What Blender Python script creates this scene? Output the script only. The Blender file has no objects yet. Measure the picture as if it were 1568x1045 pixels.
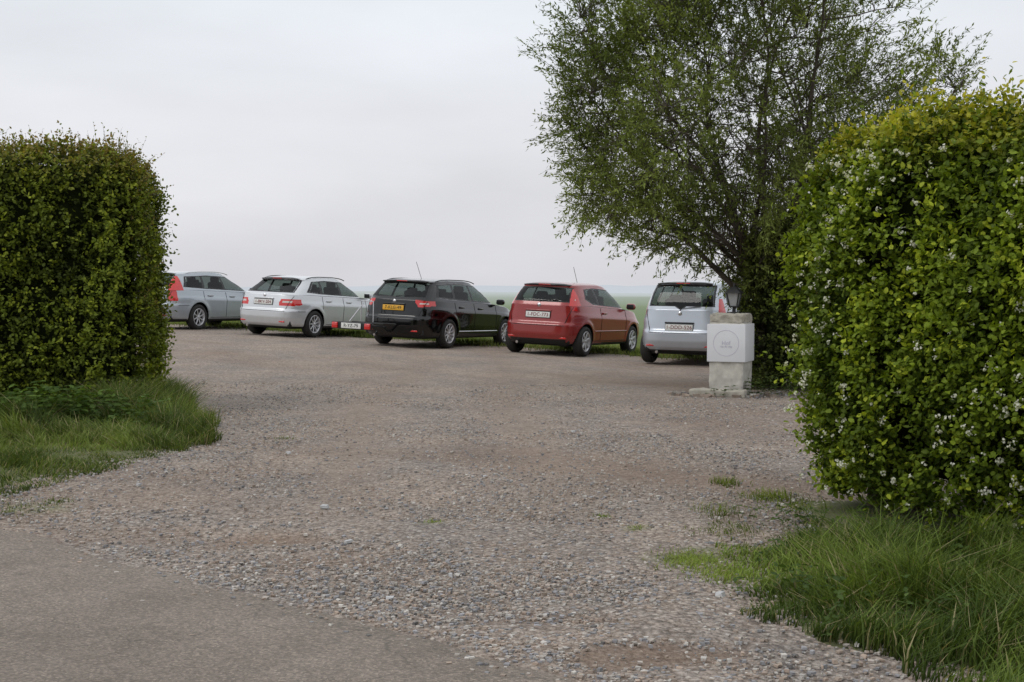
import bpy, math, random
import numpy as np
from mathutils import Matrix, Vector
random.seed(7); RNG=np.random.default_rng(11)
scene=bpy.context.scene
coll=scene.collection
CAMH=1.4

# ------------------------------------------------------------------ helpers
def link(o):
    coll.objects.link(o); return o
def empty(name,loc=(0,0,0)):
    e=bpy.data.objects.new(name,None); e.location=loc; e.empty_display_size=.2
    return link(e)
def np_mesh(name,V,F,mats,matidx=None,col=None,smooth=False,parent=None):
    """V (n,3); F (m,k) uniform"""
    V=np.asarray(V,dtype=np.float32); F=np.asarray(F,dtype=np.int32)
    me=bpy.data.meshes.new(name)
    m,k=F.shape
    me.vertices.add(len(V)); me.vertices.foreach_set('co',V.ravel())
    me.loops.add(m*k); me.loops.foreach_set('vertex_index',F.ravel())
    me.polygons.add(m)
    me.polygons.foreach_set('loop_start',np.arange(0,m*k,k,dtype=np.int32))
    me.polygons.foreach_set('loop_total',np.full(m,k,dtype=np.int32))
    if matidx is not None: me.polygons.foreach_set('material_index',np.asarray(matidx,dtype=np.int32))
    me.polygons.foreach_set('use_smooth',np.full(m,smooth,dtype=bool))
    for mt in mats: me.materials.append(mt)
    if col is not None:
        a=me.attributes.new('Col','FLOAT_COLOR','POINT')
        c=np.ones((len(V),4),dtype=np.float32); c[:,:3]=col
        a.data.foreach_set('color',c.ravel())
    me.update(calc_edges=True); me.validate()
    o=link(bpy.data.objects.new(name,me))
    if parent: o.parent=parent
    return o
def smooth01(t):
    t=np.clip(t,0,1); return t*t*(3-2*t)
_ph=RNG.uniform(0,6.28,(8,3)); _dr=RNG.normal(size=(8,3)); _dr/=np.linalg.norm(_dr,axis=1)[:,None]
def nz(P,f,seed=0):
    """smooth pseudo noise about -1..1"""
    P=np.asarray(P); out=0
    for i in range(8):
        d=_dr[(i+seed)%8]*f*(0.7+0.17*i)
        out=out+np.sin(P@d+_ph[i,(seed)%3]*(1+seed)+1.7*np.sin(P@(_dr[(i+3+seed)%8]*f*.8)+seed))
    return out/3.2
def hfun(x,y):
    x=np.asarray(x,float); y=np.asarray(y,float)
    g=np.clip(1.2-x,-2.0,9.5)*0.045
    return g*smooth01((y-14)/10)*(1-smooth01((y-45)/60))
def H(x,y): return float(hfun(x,y))
def pip(poly,X,Y):
    X=np.asarray(X);Y=np.asarray(Y); ins=np.zeros(X.shape,bool); n=len(poly)
    for i in range(n):
        x1,y1=poly[i];x2,y2=poly[(i+1)%n]
        c=((y1>Y)!=(y2>Y)); 
        with np.errstate(divide='ignore',invalid='ignore'):
            xi=(x2-x1)*(Y-y1)/((y2-y1) if y2!=y1 else 1e-9)+x1
        ins^=(c&(X<xi))
    return ins
def pclosest(poly,X,Y,closed=True):
    best=np.full(X.shape,1e9);bx=X.copy();by=Y.copy();n=len(poly)
    for i in range(n if closed else n-1):
        x1,y1=poly[i];x2,y2=poly[(i+1)%n];dx,dy=x2-x1,y2-y1
        t=np.clip(((X-x1)*dx+(Y-y1)*dy)/(dx*dx+dy*dy+1e-12),0,1)
        px,py=x1+t*dx,y1+t*dy;d=np.hypot(X-px,Y-py);m=d<best
        best[m]=d[m];bx[m]=px[m];by[m]=py[m]
    return best,bx,by

# ------------------------------------------------------------------ materials
def mat(name):
    m=bpy.data.materials.new(name); m.use_nodes=True
    nt=m.node_tree; b=nt.nodes['Principled BSDF']; return m,nt,b
def simple(name,c,r=.5,metal=0.,coat=0.,spec=None,var=0.0,scale=20,bump=0.0):
    m,nt,b=mat(name)
    b.inputs['Base Color'].default_value=(*c,1); b.inputs['Roughness'].default_value=r
    b.inputs['Metallic'].default_value=metal
    b.inputs['Coat Weight'].default_value=coat; b.inputs['Coat Roughness'].default_value=.05
    if spec is not None: b.inputs['Specular IOR Level'].default_value=spec
    if var>0 or bump>0:
        tc=nt.nodes.new('ShaderNodeTexCoord'); n=nt.nodes.new('ShaderNodeTexNoise')
        n.inputs['Scale'].default_value=scale; n.inputs['Detail'].default_value=6
        nt.links.new(tc.outputs['Object'],n.inputs['Vector'])
        mx=nt.nodes.new('ShaderNodeMix'); mx.data_type='RGBA'
        mx.inputs[6].default_value=(*[v*(1-var) for v in c],1); mx.inputs[7].default_value=(*[min(1,v*(1+var)) for v in c],1)
        nt.links.new(n.outputs['Fac'],mx.inputs[0]); nt.links.new(mx.outputs[2],b.inputs['Base Color'])
        if bump>0:
            bp=nt.nodes.new('ShaderNodeBump'); bp.inputs['Strength'].default_value=bump; bp.inputs['Distance'].default_value=.02
            nt.links.new(n.outputs['Fac'],bp.inputs['Height']); nt.links.new(bp.outputs[0],b.inputs['Normal'])
    return m
def leafmat(name,trans=.3,rough=.55):
    m,nt,b=mat(name)
    a=nt.nodes.new('ShaderNodeAttribute'); a.attribute_name='Col'
    nt.links.new(a.outputs['Color'],b.inputs['Base Color']); b.inputs['Roughness'].default_value=rough
    b.inputs['Specular IOR Level'].default_value=.18
    t=nt.nodes.new('ShaderNodeBsdfTranslucent')
    mul=nt.nodes.new('ShaderNodeMix'); mul.data_type='RGBA'; mul.blend_type='MULTIPLY'; mul.inputs[0].default_value=1
    mul.inputs[7].default_value=(1.7,1.7,.7,1); nt.links.new(a.outputs['Color'],mul.inputs[6]); nt.links.new(mul.outputs[2],t.inputs['Color'])
    mx=nt.nodes.new('ShaderNodeMixShader'); mx.inputs[0].default_value=trans
    nt.links.new(b.outputs[0],mx.inputs[1]); nt.links.new(t.outputs[0],mx.inputs[2])
    nt.links.new(mx.outputs[0],nt.nodes['Material Output'].inputs[0]); return m
def paint(name,c,metal=.0,rough=.35,dust=.25,coat=1.0,spec=.5):
    m,nt,b=mat(name)
    tc=nt.nodes.new('ShaderNodeTexCoord'); sep=nt.nodes.new('ShaderNodeSeparateXYZ'); nt.links.new(tc.outputs['Object'],sep.inputs[0])
    n=nt.nodes.new('ShaderNodeTexNoise'); n.inputs['Scale'].default_value=6; n.inputs['Detail'].default_value=8; nt.links.new(tc.outputs['Object'],n.inputs['Vector'])
    mr=nt.nodes.new('ShaderNodeMapRange'); mr.inputs['From Min'].default_value=.75; mr.inputs['From Max'].default_value=.2
    nt.links.new(sep.outputs['Z'],mr.inputs['Value'])
    mu=nt.nodes.new('ShaderNodeMath'); mu.operation='MULTIPLY'; nt.links.new(mr.outputs[0],mu.inputs[0]); nt.links.new(n.outputs['Fac'],mu.inputs[1])
    mu2=nt.nodes.new('ShaderNodeMath'); mu2.operation='MULTIPLY'; mu2.inputs[1].default_value=dust*2; nt.links.new(mu.outputs[0],mu2.inputs[0])
    mx=nt.nodes.new('ShaderNodeMix'); mx.data_type='RGBA'; mx.inputs[6].default_value=(*c,1); mx.inputs[7].default_value=(.22,.19,.16,1)
    nt.links.new(mu2.outputs[0],mx.inputs[0])
    geo=nt.nodes.new('ShaderNodeNewGeometry')
    mx2=nt.nodes.new('ShaderNodeMix'); mx2.data_type='RGBA'; nt.links.new(geo.outputs['Backfacing'],mx2.inputs[0])
    nt.links.new(mx.outputs[2],mx2.inputs[6]); mx2.inputs[7].default_value=(.03,.03,.032,1)
    nt.links.new(mx2.outputs[2],b.inputs['Base Color'])
    b.inputs['Metallic'].default_value=metal; b.inputs['Roughness'].default_value=rough
    b.inputs['Specular IOR Level'].default_value=spec
    b.inputs['Coat Weight'].default_value=coat; b.inputs['Coat Roughness'].default_value=.03
    return m
def glassmat():
    m,nt,b=mat('car_glass')
    b.inputs['Base Color'].default_value=(.008,.010,.010,1); b.inputs['Roughness'].default_value=.03
    b.inputs['Specular IOR Level'].default_value=.6
    t=nt.nodes.new('ShaderNodeBsdfTransparent'); t.inputs[0].default_value=(.60,.68,.64,1)
    mx=nt.nodes.new('ShaderNodeMixShader'); mx.inputs[0].default_value=.55
    nt.links.new(b.outputs[0],mx.inputs[1]); nt.links.new(t.outputs[0],mx.inputs[2])
    nt.links.new(mx.outputs[0],nt.nodes['Material Output'].inputs[0]); return m
M_glass=glassmat()
M_trim=simple('black_trim',(.012,.012,.013),.45)
M_seam=simple('seam_dark',(.006,.006,.006),.8)
M_red=simple('tail_lamp_red',(.62,.015,.012),.12,coat=1)
M_clear=simple('lamp_clear',(.6,.55,.5),.12,coat=1)
M_int=simple('car_interior',(.03,.03,.033),.9)
M_seat=simple('seat_cloth',(.07,.07,.075),.9)
M_tyre=simple('tyre_rubber',(.022,.021,.02),.8,var=.3)
M_rim=simple('alloy_rim',(.55,.55,.57),.35,metal=.5)
M_rimdark=simple('wheel_dark',(.012,.012,.012),.7)
M_chrome=simple('chrome',(.65,.65,.67),.15,metal=1)
M_plate=simple('plate_white',(.75,.75,.72),.4)
M_platey=simple('plate_yellow',(.75,.40,.03),.4)
M_ink=simple('plate_ink',(.22,.03,.03),.5)
M_inkb=simple('plate_ink_black',(.02,.02,.02),.5)

def box(name,size,loc,mt,parent=None,bevel=.01,rot=(0,0,0),taper=None):
    sx,sy,sz=[s/2 for s in size]
    V=[(x*sx,y*sy,z*sz) for z in(-1,1) for y in(-1,1) for x in(-1,1)]
    if taper: V=[(v[0]*(taper[0] if v[2]>0 else 1),v[1]*(taper[1] if v[2]>0 else 1),v[2]) for v in V]
    F=[(0,2,3,1),(4,5,7,6),(0,1,5,4),(2,6,7,3),(0,4,6,2),(1,3,7,5)]
    o=np_mesh(name,V,F,[mt],parent=parent); o.location=loc; o.rotation_euler=rot
    if bevel>0:
        b=o.modifiers.new('b','BEVEL'); b.width=bevel; b.segments=3
        o.data.polygons.foreach_set('use_smooth',[True]*6)
    return o
def tube(name,pts,r,mt,parent=None,cyc=False):
    cu=bpy.data.curves.new(name,'CURVE'); cu.dimensions='3D'; cu.bevel_depth=r; cu.bevel_resolution=2; cu.use_fill_caps=True
    s=cu.splines.new('POLY'); s.points.add(len(pts)-1)
    for p,q in zip(s.points,pts): p.co=(*q,1)
    s.use_cyclic_u=cyc
    cu.materials.append(mt); o=link(bpy.data.objects.new(name,cu))
    if parent: o.parent=parent
    return o
def lathe(name,prof,mt,parent,n=40,axis='Y',smooth=True):
    V=[];F=[]
    for i in range(n):
        a=2*math.pi*i/n
        for r,h in prof:
            V.append((r*math.cos(a),h,r*math.sin(a)) if axis=='Y' else (r*math.cos(a),r*math.sin(a),h))
    k=len(prof)
    for i in range(n):
        for j in range(k-1):
            F.append((i*k+j,((i+1)%n)*k+j,((i+1)%n)*k+j+1,i*k+j+1))
    return np_mesh(name,V,F,[mt],smooth=smooth,parent=parent)

# ------------------------------------------------------------------ car builder
def sm(tab):
    xs=np.array([t[0] for t in tab],float);ys=np.array([t[1] for t in tab],float)
    g=np.linspace(xs[0],xs[-1],161);v=np.interp(g,xs,ys)
    p=np.concatenate([2*v[0]-v[6:0:-1],v,2*v[-1]-v[-2:-8:-1]]);k=np.hanning(15)[1:-1];k/=k.sum()
    v2=np.convolve(p,k,'same')[6:-6]
    return lambda q: np.interp(q,g,v2)
NE=6.0
def ringp(N):
    al=np.linspace(0,2*math.pi,20001);a,w=2.1,.85
    r=(np.abs(np.cos(al)/a)**NE+np.abs(np.sin(al)/w)**NE)**(-1/NE)
    X=-r*np.cos(al);Y=r*np.sin(al)
    ds=np.hypot(np.diff(X),np.diff(Y))*np.where((X[1:]<-1.35),1.9,1.0)
    c=np.concatenate([[0],np.cumsum(ds)]);t=np.linspace(0,c[-1],N+1)[:-1]
    return np.interp(t,c,X)/a,np.interp(t,c,Y)/w
UX,UY=ringp(560)

def wheel(parent,loc,r,side,spokes,rimr=.68,wid=.2):
    e=empty('wheel',loc); e.parent=parent
    h=wid/2;R=r;q=r*rimr
    lathe('tyre',[(q-.01,-h*.8),(q+.01,-h*.95),(q+.5*(R-q),-h*1.06),(R-.02,-h*.92),(R,-h*.6),(R,h*.6),(R-.02,h*.92),(q+.5*(R-q),h*1.06),(q+.01,h*.95),(q-.01,h*.8)],M_tyre,e)
    s=side
    lathe('rim',[(q,s*h*.85),(q-.006,s*h*.98),(q-.02,s*h*.9),(q-.03,s*h*.2)],M_rim,e)
    lathe('disc',[(.0005,s*h*.15),(q-.01,s*h*.15)],M_rimdark,e)
    lathe('hub',[(.0005,s*h*.82),(.035,s*h*.82),(.05,s*h*.6),(.055,s*h*.2)],M_rim,e,n=20)
    V=[];F=[]
    for i in range(spokes):
        a=2*math.pi*i/spokes+.3;ca,sa=math.cos(a),math.sin(a);b=len(V)
        for rr,wd,y0 in((.035,.034 if spokes<8 else .02,h*.75),(q-.012,.026 if spokes<8 else .014,h*.9)):
            for ww,yy in((-wd,y0-.01),(-wd*.6,y0),(wd*.6,y0),(wd,y0-.01)):
                V.append((rr*ca-ww*sa,s*yy,rr*sa+ww*ca))
        for j in range(3): F.append((b+j,b+j+1,b+5+j,b+4+j))
    np_mesh('spokes',V,F,[M_rim],parent=e)

def plate(parent,x,y,z,txt,tilt,mt,ink,w=.52,h=.11):
    e=empty('number_plate',(x,y,z)); e.parent=parent; e.rotation_euler=(0,tilt,0)
    box('plate',(.012,w,h),(0,0,0),mt,e,.003)
    box('plate_frame',(.012,w+.02,h+.02),(.006,0,0),M_trim,e,.003)
    cu=bpy.data.curves.new('plate_text','FONT'); cu.body=txt; cu.size=h*.88; cu.align_x='CENTER'; cu.align_y='CENTER'; cu.extrude=.001; cu.space_character=1.06
    cu.materials.append(ink); o=link(bpy.data.objects.new('plate_text',cu)); o.parent=e
    mm=Matrix(((0,0,-1,-.009),(-1,0,0,0),(0,1,0,0),(0,0,0,1))); o.matrix_local=mm

def build_car(anchor,az,S):
    L,W,Hh=S['L'],S['W'],S['H'];hw=W/2;ro=S['ro'];wb=S['wb'];wr=S.get('wr',.31)
    zb=S.get('zb',.23)
    sh=sm(S['sh'])
    lowr=sm(S['lowr']);lowf=sm(S.get('lowf',[(0,.14),(.15,.04),(.4,0),(.7,.06),(1,.25)]))
    loww=sm(S.get('loww',[(0,.93),(.1,.965),(.35,.985),(.6,.995),(.70,1),(.76,.992),(.82,.97),(1,.935)]))
    ghr=sm(S['ghr']);x0w,x1w=S['ghf'];w0,w1=S.get('ghw',(.915,.70))
    roof=sm(S['roof']);crown=S.get('crown',.055)
    parent=empty('parked_car')
    N=len(UX)
    rings=[];part=[]
    T=np.linspace(0,1,54)
    def lowring(t):
        xr=lowr(t);xf=L-lowf(t);cx=(xr+xf)/2;a=(xf-xr)/2
        X=cx+a*UX;Y=hw*loww(t)*UY;Z=zb+t*(sh(X)-zb);return X,Y,Z,cx
    X,Y,Z,cx=lowring(0)
    rings.append((cx+(X-cx)*.93,Y*.8,Z+.02));part.append(0)
    for t in T:
        X,Y,Z,cx=lowring(t);rings.append((X,Y,Z));part.append(0)
    nlow=len(rings)
    ks=[.99,.98,.965,.94,.9,.85,.78,.68,.5,.3,.1,.001]
    for k in ks:
        X2=cx+(X-cx)*k;rings.append((X2,Y*k,sh(X2)+.035*(1-k**4)**.6));part.append(1)
    A=np.array([np.stack(r,1) for r in rings])   # R,N,3
    # wheel arch flares
    for c in [ro,ro+wb]:
        d=np.hypot(A[:nlow,:,0]-c,A[:nlow,:,2]-wr);fl=np.exp(-((d-(wr+.07))/.06)**2)*.012
        A[:nlow,:,1]+=np.sign(A[:nlow,:,1])*fl*(np.abs(UY)[None]>.9)
    g=[];gp=[]
    SS=np.linspace(0,1,36)
    wf=sm([(0,0),(.5,.014),(1,0)])
    for s in SS:
        xr=ghr(s);xf=x0w+(x1w-x0w)*s+.05*math.sin(math.pi*s);cx=(xr+xf)/2;a=(xf-xr)/2
        X=cx+a*UX;Y=(hw*(w0+(w1-w0)*s)+wf(s))*UY
        Z=(sh(X)-.01)*(1-s)+roof(X)*s;g.append(np.stack((X,Y,Z),1));gp.append(2)
    for k in ks:
        X2=cx+(X-cx)*k;g.append(np.stack((X2,Y*k,roof(X2)+crown*(1-k**4)**.6),1));gp.append(3)
    G=np.array(g)
    ar=wr+.05
    wx=[ro,ro+wb]
    for c in wx:
        Xs=A[:nlow,:,0];Zs=A[:nlow,:,2];d=np.hypot(Xs-c,Zs-wr)
        m=(np.abs(d-ar)<.016)&(np.abs(A[:nlow,:,1])>hw*.5)
        Xs[m]=c+(Xs[m]-c)*ar/d[m];Zs[m]=wr+(Zs[m]-wr)*ar/d[m]
    side=(np.abs(UY)>.93)
    dlo=S['dlo'];wins=S['wins'];rg=S['rg']
    sub=G[:len(SS)]
    for poly in [dlo]+wins:
        Xs=sub[:,side,0].copy();Zs=sub[:,side,2].copy();d,bx,bz=pclosest(poly,Xs,Zs);m=d<.009
        Xs[m]=bx[m];Zs[m]=bz[m];sub[:,side,0]=Xs;sub[:,side,2]=Zs
    rear=(UX<-.93)&(np.abs(UY)<.97)
    Ys=sub[:,rear,1].copy();Zs=sub[:,rear,2].copy();d,by,bz=pclosest(rg,Ys,Zs);m=d<.008
    Ys[m]=by[m];Zs[m]=bz[m];sub[:,rear,1]=Ys;sub[:,rear,2]=Zs
    def faces(R,off):
        i=np.arange(R-1)[:,None];j=np.arange(N)[None,:];j2=(j+1)%N
        return np.stack((i*N+j,(i+1)*N+j,(i+1)*N+j2,i*N+j2),-1).reshape(-1,4)+off
    F1=faces(len(A),0);F2=faces(len(G),len(A)*N)
    V=np.concatenate([A.reshape(-1,3),G.reshape(-1,3)])
    F=np.concatenate([F1,F2])
    prt=np.concatenate([np.repeat(np.array(part[1:]),N),np.repeat(np.array(gp[1:])+0,N)])
    C=V[F].mean(1);nn=np.cross(V[F[:,2]]-V[F[:,0]],V[F[:,3]]-V[F[:,1]]);nn/=np.linalg.norm(nn,axis=1)[:,None]+1e-9
    x,y,z=C.T;ay=np.abs(y)
    mi=np.zeros(len(F),int)
    keep=np.ones(len(F),bool)
    for c in wx: keep&=~((prt==0)&(np.hypot(x-c,z-wr)<ar)&(ay>hw*.6))
    inn=(prt==1)&(x>ghr(0)+.02)&(x<x0w-.03)
    mi[inn]=4
    gs=(prt==2)
    mi[gs&(np.abs(nn[:,1])>.6)&pip(dlo,x,z)]=2
    for w in wins: mi[gs&(np.abs(nn[:,1])>.6)&pip(w,x,z)]=1
    rr=gs&(nn[:,0]<-.35)&(x<L*.45)
    grow=[(p[0]*1.05,p[1]+(.018 if p[1]>1.2 else -.018)) for p in rg]
    mi[rr&pip(grow,y,z)]=2
    mi[rr&pip(rg,y,z)]=1
    fr=gs&(nn[:,0]>.3)&(x>L*.4)
    srel=np.tile(np.repeat(SS[:-1],N),1);sfull=np.zeros(len(F));sfull[gs]=srel[:gs.sum()]
    mi[fr&(sfull>.06)&(sfull<.93)&(ay<hw*(.86-.18*sfull))]=1
    mi[(prt==0)&(z<zb+.035)]=2
    for fn,idx in S.get('zones',[]): 
        mk=fn(x,ay,z,nn,prt);mi[mk]=idx
    mi[(prt==0)&(x>L-.45)&(ay>hw*.52)&(z>.58)&(z<.72)]=6
    mi[(prt==0)&(x>L-.2)&(ay<hw*.4)&(z>.35)&(z<.6)&(nn[:,0]>.4)]=2
    F=F[keep];mi=mi[keep]
    used=np.unique(F);rm=np.full(len(V),-1);rm[used]=np.arange(len(used))
    body=np_mesh('body',V[used],rm[F],[S['paint'],M_glass,M_trim,M_red,M_int,S.get('bump',M_trim),M_clear,M_chrome],mi,smooth=True,parent=parent)
    def side_y(xx,zz):
        t=np.clip((zz-zb)/(float(sh(xx))-zb),0,1);xr=float(lowr(t));xf=L-float(lowf(t));a=(xf-xr)/2;cx=(xr+xf)/2
        u=min(1,abs((xx-cx)/a));return hw*float(loww(t))*(1-u**NE)**(1/NE)
    def rear_x(yy,zz):
        t=min(1,max(0,(zz-zb)/(float(sh(.1))-zb)));xr=float(lowr(t));xf=L-float(lowf(t));a=(xf-xr)/2;cx=(xr+xf)/2
        u=min(.999,abs(yy)/(hw*float(loww(t))));return cx-a*(1-u**NE)**(1/NE)
    for sx in S['seams']:
        for sg in(-1,1):
            pts=[]
            for zz in np.linspace(zb+.09,float(sh(sx))-.012,14):
                xx=sx
                if min(abs(math.hypot(xx-c,zz-wr)) for c in wx)<ar+.01: continue
                pts.append((xx,sg*(side_y(xx,zz)+.0005),zz))
            if len(pts)>2: tube('door_seam',pts,.0055,M_seam,parent)
    for sg in(-1,1):
        zz=zb+.075
        tube('sill_seam',[(xx,sg*(side_y(xx,zz)),zz) for xx in np.linspace(ro+ar+.03,ro+wb-ar-.03,12)],.006,M_seam,parent)
        if S.get('rubstrip'):
            zz=S['rubstrip'];tube('rub_strip',[(xx,sg*(side_y(xx,zz)),zz) for xx in np.linspace(ro+ar+.05,ro+wb-ar-.05,20)],.014,S.get('stripmat',M_trim),parent)
        zz=S['bz'];tube('bumper_seam',[(xx,sg*side_y(xx,zz),zz) for xx in np.linspace(.3,ro-ar+.02,8)],.005,M_seam,parent)
    yb=S['tgw']
    tg=[(yy,S['bz']) for yy in np.linspace(-yb,yb,24)]+[(yb+.02*k,S['bz']+.05+k*(float(sh(.1))-S['bz']-.08)/5) for k in range(6)]
    tube('tailgate_seam',[(rear_x(a,b)-.0005,a,b) for a,b in tg],.006,M_seam,parent)
    tg=[(-yb-.02*k,S['bz']+.05+k*(float(sh(.1))-S['bz']-.08)/5) for k in range(6)]
    tube('tailgate_seam',[(rear_x(a,b)-.0005,a,b) for a,b in tg],.006,M_seam,parent)
    for hx in S['handles']:
        for sg in(-1,1):
            zz=float(sh(hx))-.11;box('door_handle',(.2,.035,.035),(hx,sg*(side_y(hx,zz)+.012),zz),S['paint'],parent,.012)
    for sg in(-1,1):
        xx=x0w-.18
        box('side_mirror',(.13,.20,.13),(xx,sg*(hw+.04),float(sh(xx))+.08),S['paint'],parent,.05)
        box('mirror_glass',(.01,.15,.095),(xx-.065,sg*(hw+.045),float(sh(xx))+.08),M_trim,parent,.004)
    for c in wx:
        for sg in(-1,1): wheel(parent,(c,sg*(hw-.105),wr),wr,sg,S['spokes'])
    box('underbody',(L-.5,W-.52,.45),(L/2,0,.42),M_rimdark,parent,.02)
    box('sill',(wb-2*ar-.02,W-.12,.2),(ro+wb/2,0,.37),M_rimdark,parent,.02)
    box('rear_cross',(max(.1,ro-ar-.16),W-.36,.2),((ro-ar)/2+.06,0,.36),M_rimdark,parent,.02)
    tube('exhaust',[(.02,.42,.24),(.3,.42,.26)],.028,M_chrome,parent)
    for sx,hh in((L*.5,.30),(L*.33 if S.get('wagon') else L*.27,.2)):
        for sy in(-.37,.37):
            b0=float(sh(sx));box('seat_back',(.13,.44,.5),(sx,sy,b0-.1+hh/3),M_seat,parent,.05,(0,-.2,0))
            box('head_rest',(.09,.25,.16),(sx-.07,sy,b0+hh),M_seat,parent,.04,(0,-.15,0))
    zg=min(p[1] for p in rg);
    s0=(zg+.02-float(sh(.2)))/(float(roof(.4))-float(sh(.2)));xx=float(ghr(max(0,s0)))-.02
    tube('rear_wiper',[(xx+.005,.0,zg-.03),(xx-.003,0,zg+.01),(xx+.015,-.38,zg+.05)],.008,M_trim,parent)
    if S.get('spoiler',True):
        xr1=float(ghr(1));yy=hw*w1*.86
        V2=[];
        for k2,yk in enumerate(np.linspace(-yy,yy,15)):
            bow=.10*(abs(yk)/yy)**3;zc=float(roof(xr1+.15))+crown*(1-.3*(abs(yk)/yy)**3)-.012
            V2+= [(xr1+.22+bow,yk,zc+.008),(xr1-.05+bow,yk,zc-.014),(xr1-.045+bow,yk,zc-.034),(xr1+.10+bow,yk,zc-.05)]
        F2_=[(a*4+b_,a*4+b_+1,(a+1)*4+b_+1,(a+1)*4+b_) for a in range(14) for b_ in range(3)]
        np_mesh('roof_spoiler',V2,F2_,[S['paint']],smooth=True,parent=parent)
        box('brake_light',(.01,.26,.016),(xr1-.055,0,float(roof(xr1+.15))+crown-.037),M_red,parent,.003)
    if S.get('rails'):
        a0,a1=S['rails']
        for sg in(-1,1):
            yy=sg*hw*(w1-.03);pts=[]
            for k in np.linspace(0,1,16):
                xx=a0+(a1-a0)*k;lift=.012+.028*min(1,min(k,1-k)*10);pts.append((xx,yy,float(roof(xx))+lift))
            tube('roof_rail',pts,.011,S.get('railmat',M_trim),parent)
    ax=S.get('ant',None)
    if ax: tube('antenna',[(ax,0,float(roof(ax))+crown-.01),(ax-S.get('antl',.35)*.6,0,float(roof(ax))+crown+S.get('antl',.35)*.85)],.005,M_trim,parent)
    px,pz,ptxt,pm,pi=S['plate']
    xp=rear_x(0,pz)-.018
    plate(parent,xp,0,pz,ptxt,S.get('ptilt',.08),pm,pi)
    box('tailgate_handle',(.03,.56,.028),(rear_x(0,pz+.085)-.01,0,pz+.085),S.get('barmat',S['paint']),parent,.01)
    lathe('badge',[(.0005,.01),(.035,.01),(.04,0)],M_chrome,parent,n=20).matrix_local=Matrix(((0,-1,0,rear_x(0,S['badge'])-.004),(-1,0,0,0),(0,0,1,S['badge']),(0,0,0,1)))
    for sg in(-1,1): box('bumper_reflector',(.02,.16,.03),(rear_x(.55,.36)-.004,sg*.55,.36),M_red,parent,.005)
    # placement on the sloping ground
    sc=S.get('scale',1.0)
    hd=Vector((math.sin(az),math.cos(az),0));lf=Vector((-math.cos(az),math.sin(az),0))
    org=Vector((anchor[0],anchor[1],0))-hd*ro*sc-lf*(-(hw-.115))*sc
    def gp_(lx,ly):
        p=org+hd*lx*sc+lf*ly*sc;return Vector((p.x,p.y,H(p.x,p.y)))
    r0=(gp_(ro,hw)+gp_(ro,-hw))/2;f0=(gp_(ro+wb,hw)+gp_(ro+wb,-hw))/2
    fx=(f0-r0).normalized();ly=(gp_(ro,hw)-gp_(ro,-hw));ly=(ly-fx*ly.dot(fx)).normalized();uz=fx.cross(ly)
    o=r0-fx*ro*sc
    parent.matrix_world=Matrix(((fx.x*sc,ly.x*sc,uz.x*sc,o.x),(fx.y*sc,ly.y*sc,uz.y*sc,o.y),(fx.z*sc,ly.z*sc,uz.z*sc,o.z+.003),(0,0,0,1)))
    return parent

P_red=paint('paint_red',(.28,.012,.010),.1,.3,.12,.8)
P_black=paint('paint_black',(.0012,.0012,.0018),.0,.15,.003,.7,.3)
P_silver=paint('paint_silver',(.66,.68,.70),.35,.35,.2)
P_grey=paint('paint_grey_silver',(.42,.46,.50),.4,.35,.2)
P_silver2=paint('paint_silver_blue',(.52,.56,.62),.4,.35,.2)

# red three-door hatchback
build_car((1.44,25.9),math.radians(27),dict(scale=1.055,L=3.9,W=1.68,H=1.46,ro=.60,wb=2.48,wr=.30,paint=P_red,bump=P_red,
 sh=[(0,1.0),(.5,1.0),(2.8,.93),(3.3,.88),(3.9,.70)],
 lowr=[(0,.12),(.1,.04),(.25,0),(.5,.0),(.56,.05),(.8,.08),(1,.10)],
 ghr=[(0,.10),(.3,.17),(.7,.28),(.93,.37),(1,.36)],ghf=(2.95,2.15),ghw=(.92,.70),
 roof=[(.3,1.37),(.9,1.40),(1.6,1.41),(2.2,1.37)],
 dlo=[(.70,1.13),(1.0,1.03),(2.72,.965),(2.62,1.04),(2.14,1.335),(1.3,1.36),(.80,1.33)],
 wins=[[(.78,1.14),(1.0,1.06),(1.26,1.04),(1.22,1.335),(.86,1.31)],[(1.34,1.03),(2.6,.995),(2.1,1.31),(1.29,1.34)]],
 rg=[(-.60,1.07),(.60,1.07),(.53,1.33),(-.53,1.33)],
 zones=[(lambda x,ay,z,n,p:(p==2)&(x<.46)&(ay>.615-.20*(z-1.0))&(z>.9)&(z<1.34),3),
        (lambda x,ay,z,n,p:(p==0)&(x<.32)&(ay>.66)&(z>.90)&(z<1.05),3),
        (lambda x,ay,z,n,p:(p<3)&(x<.36)&(ay>.655)&(z>1.10)&(z<1.16),6),
        (lambda x,ay,z,n,p:(p==0)&(z<.33)&(x<.5)&(n[:,0]<-.3)&(ay<.6),2)],
 seams=[1.32,2.66],handles=[1.50],bz=.60,tgw=.58,spokes=7,rubstrip=.5,stripmat=P_red,
 plate=(None,.80,'1-FDC-773',M_plate,M_ink),badge=.99,ant=1.9,antl=.4))
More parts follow.
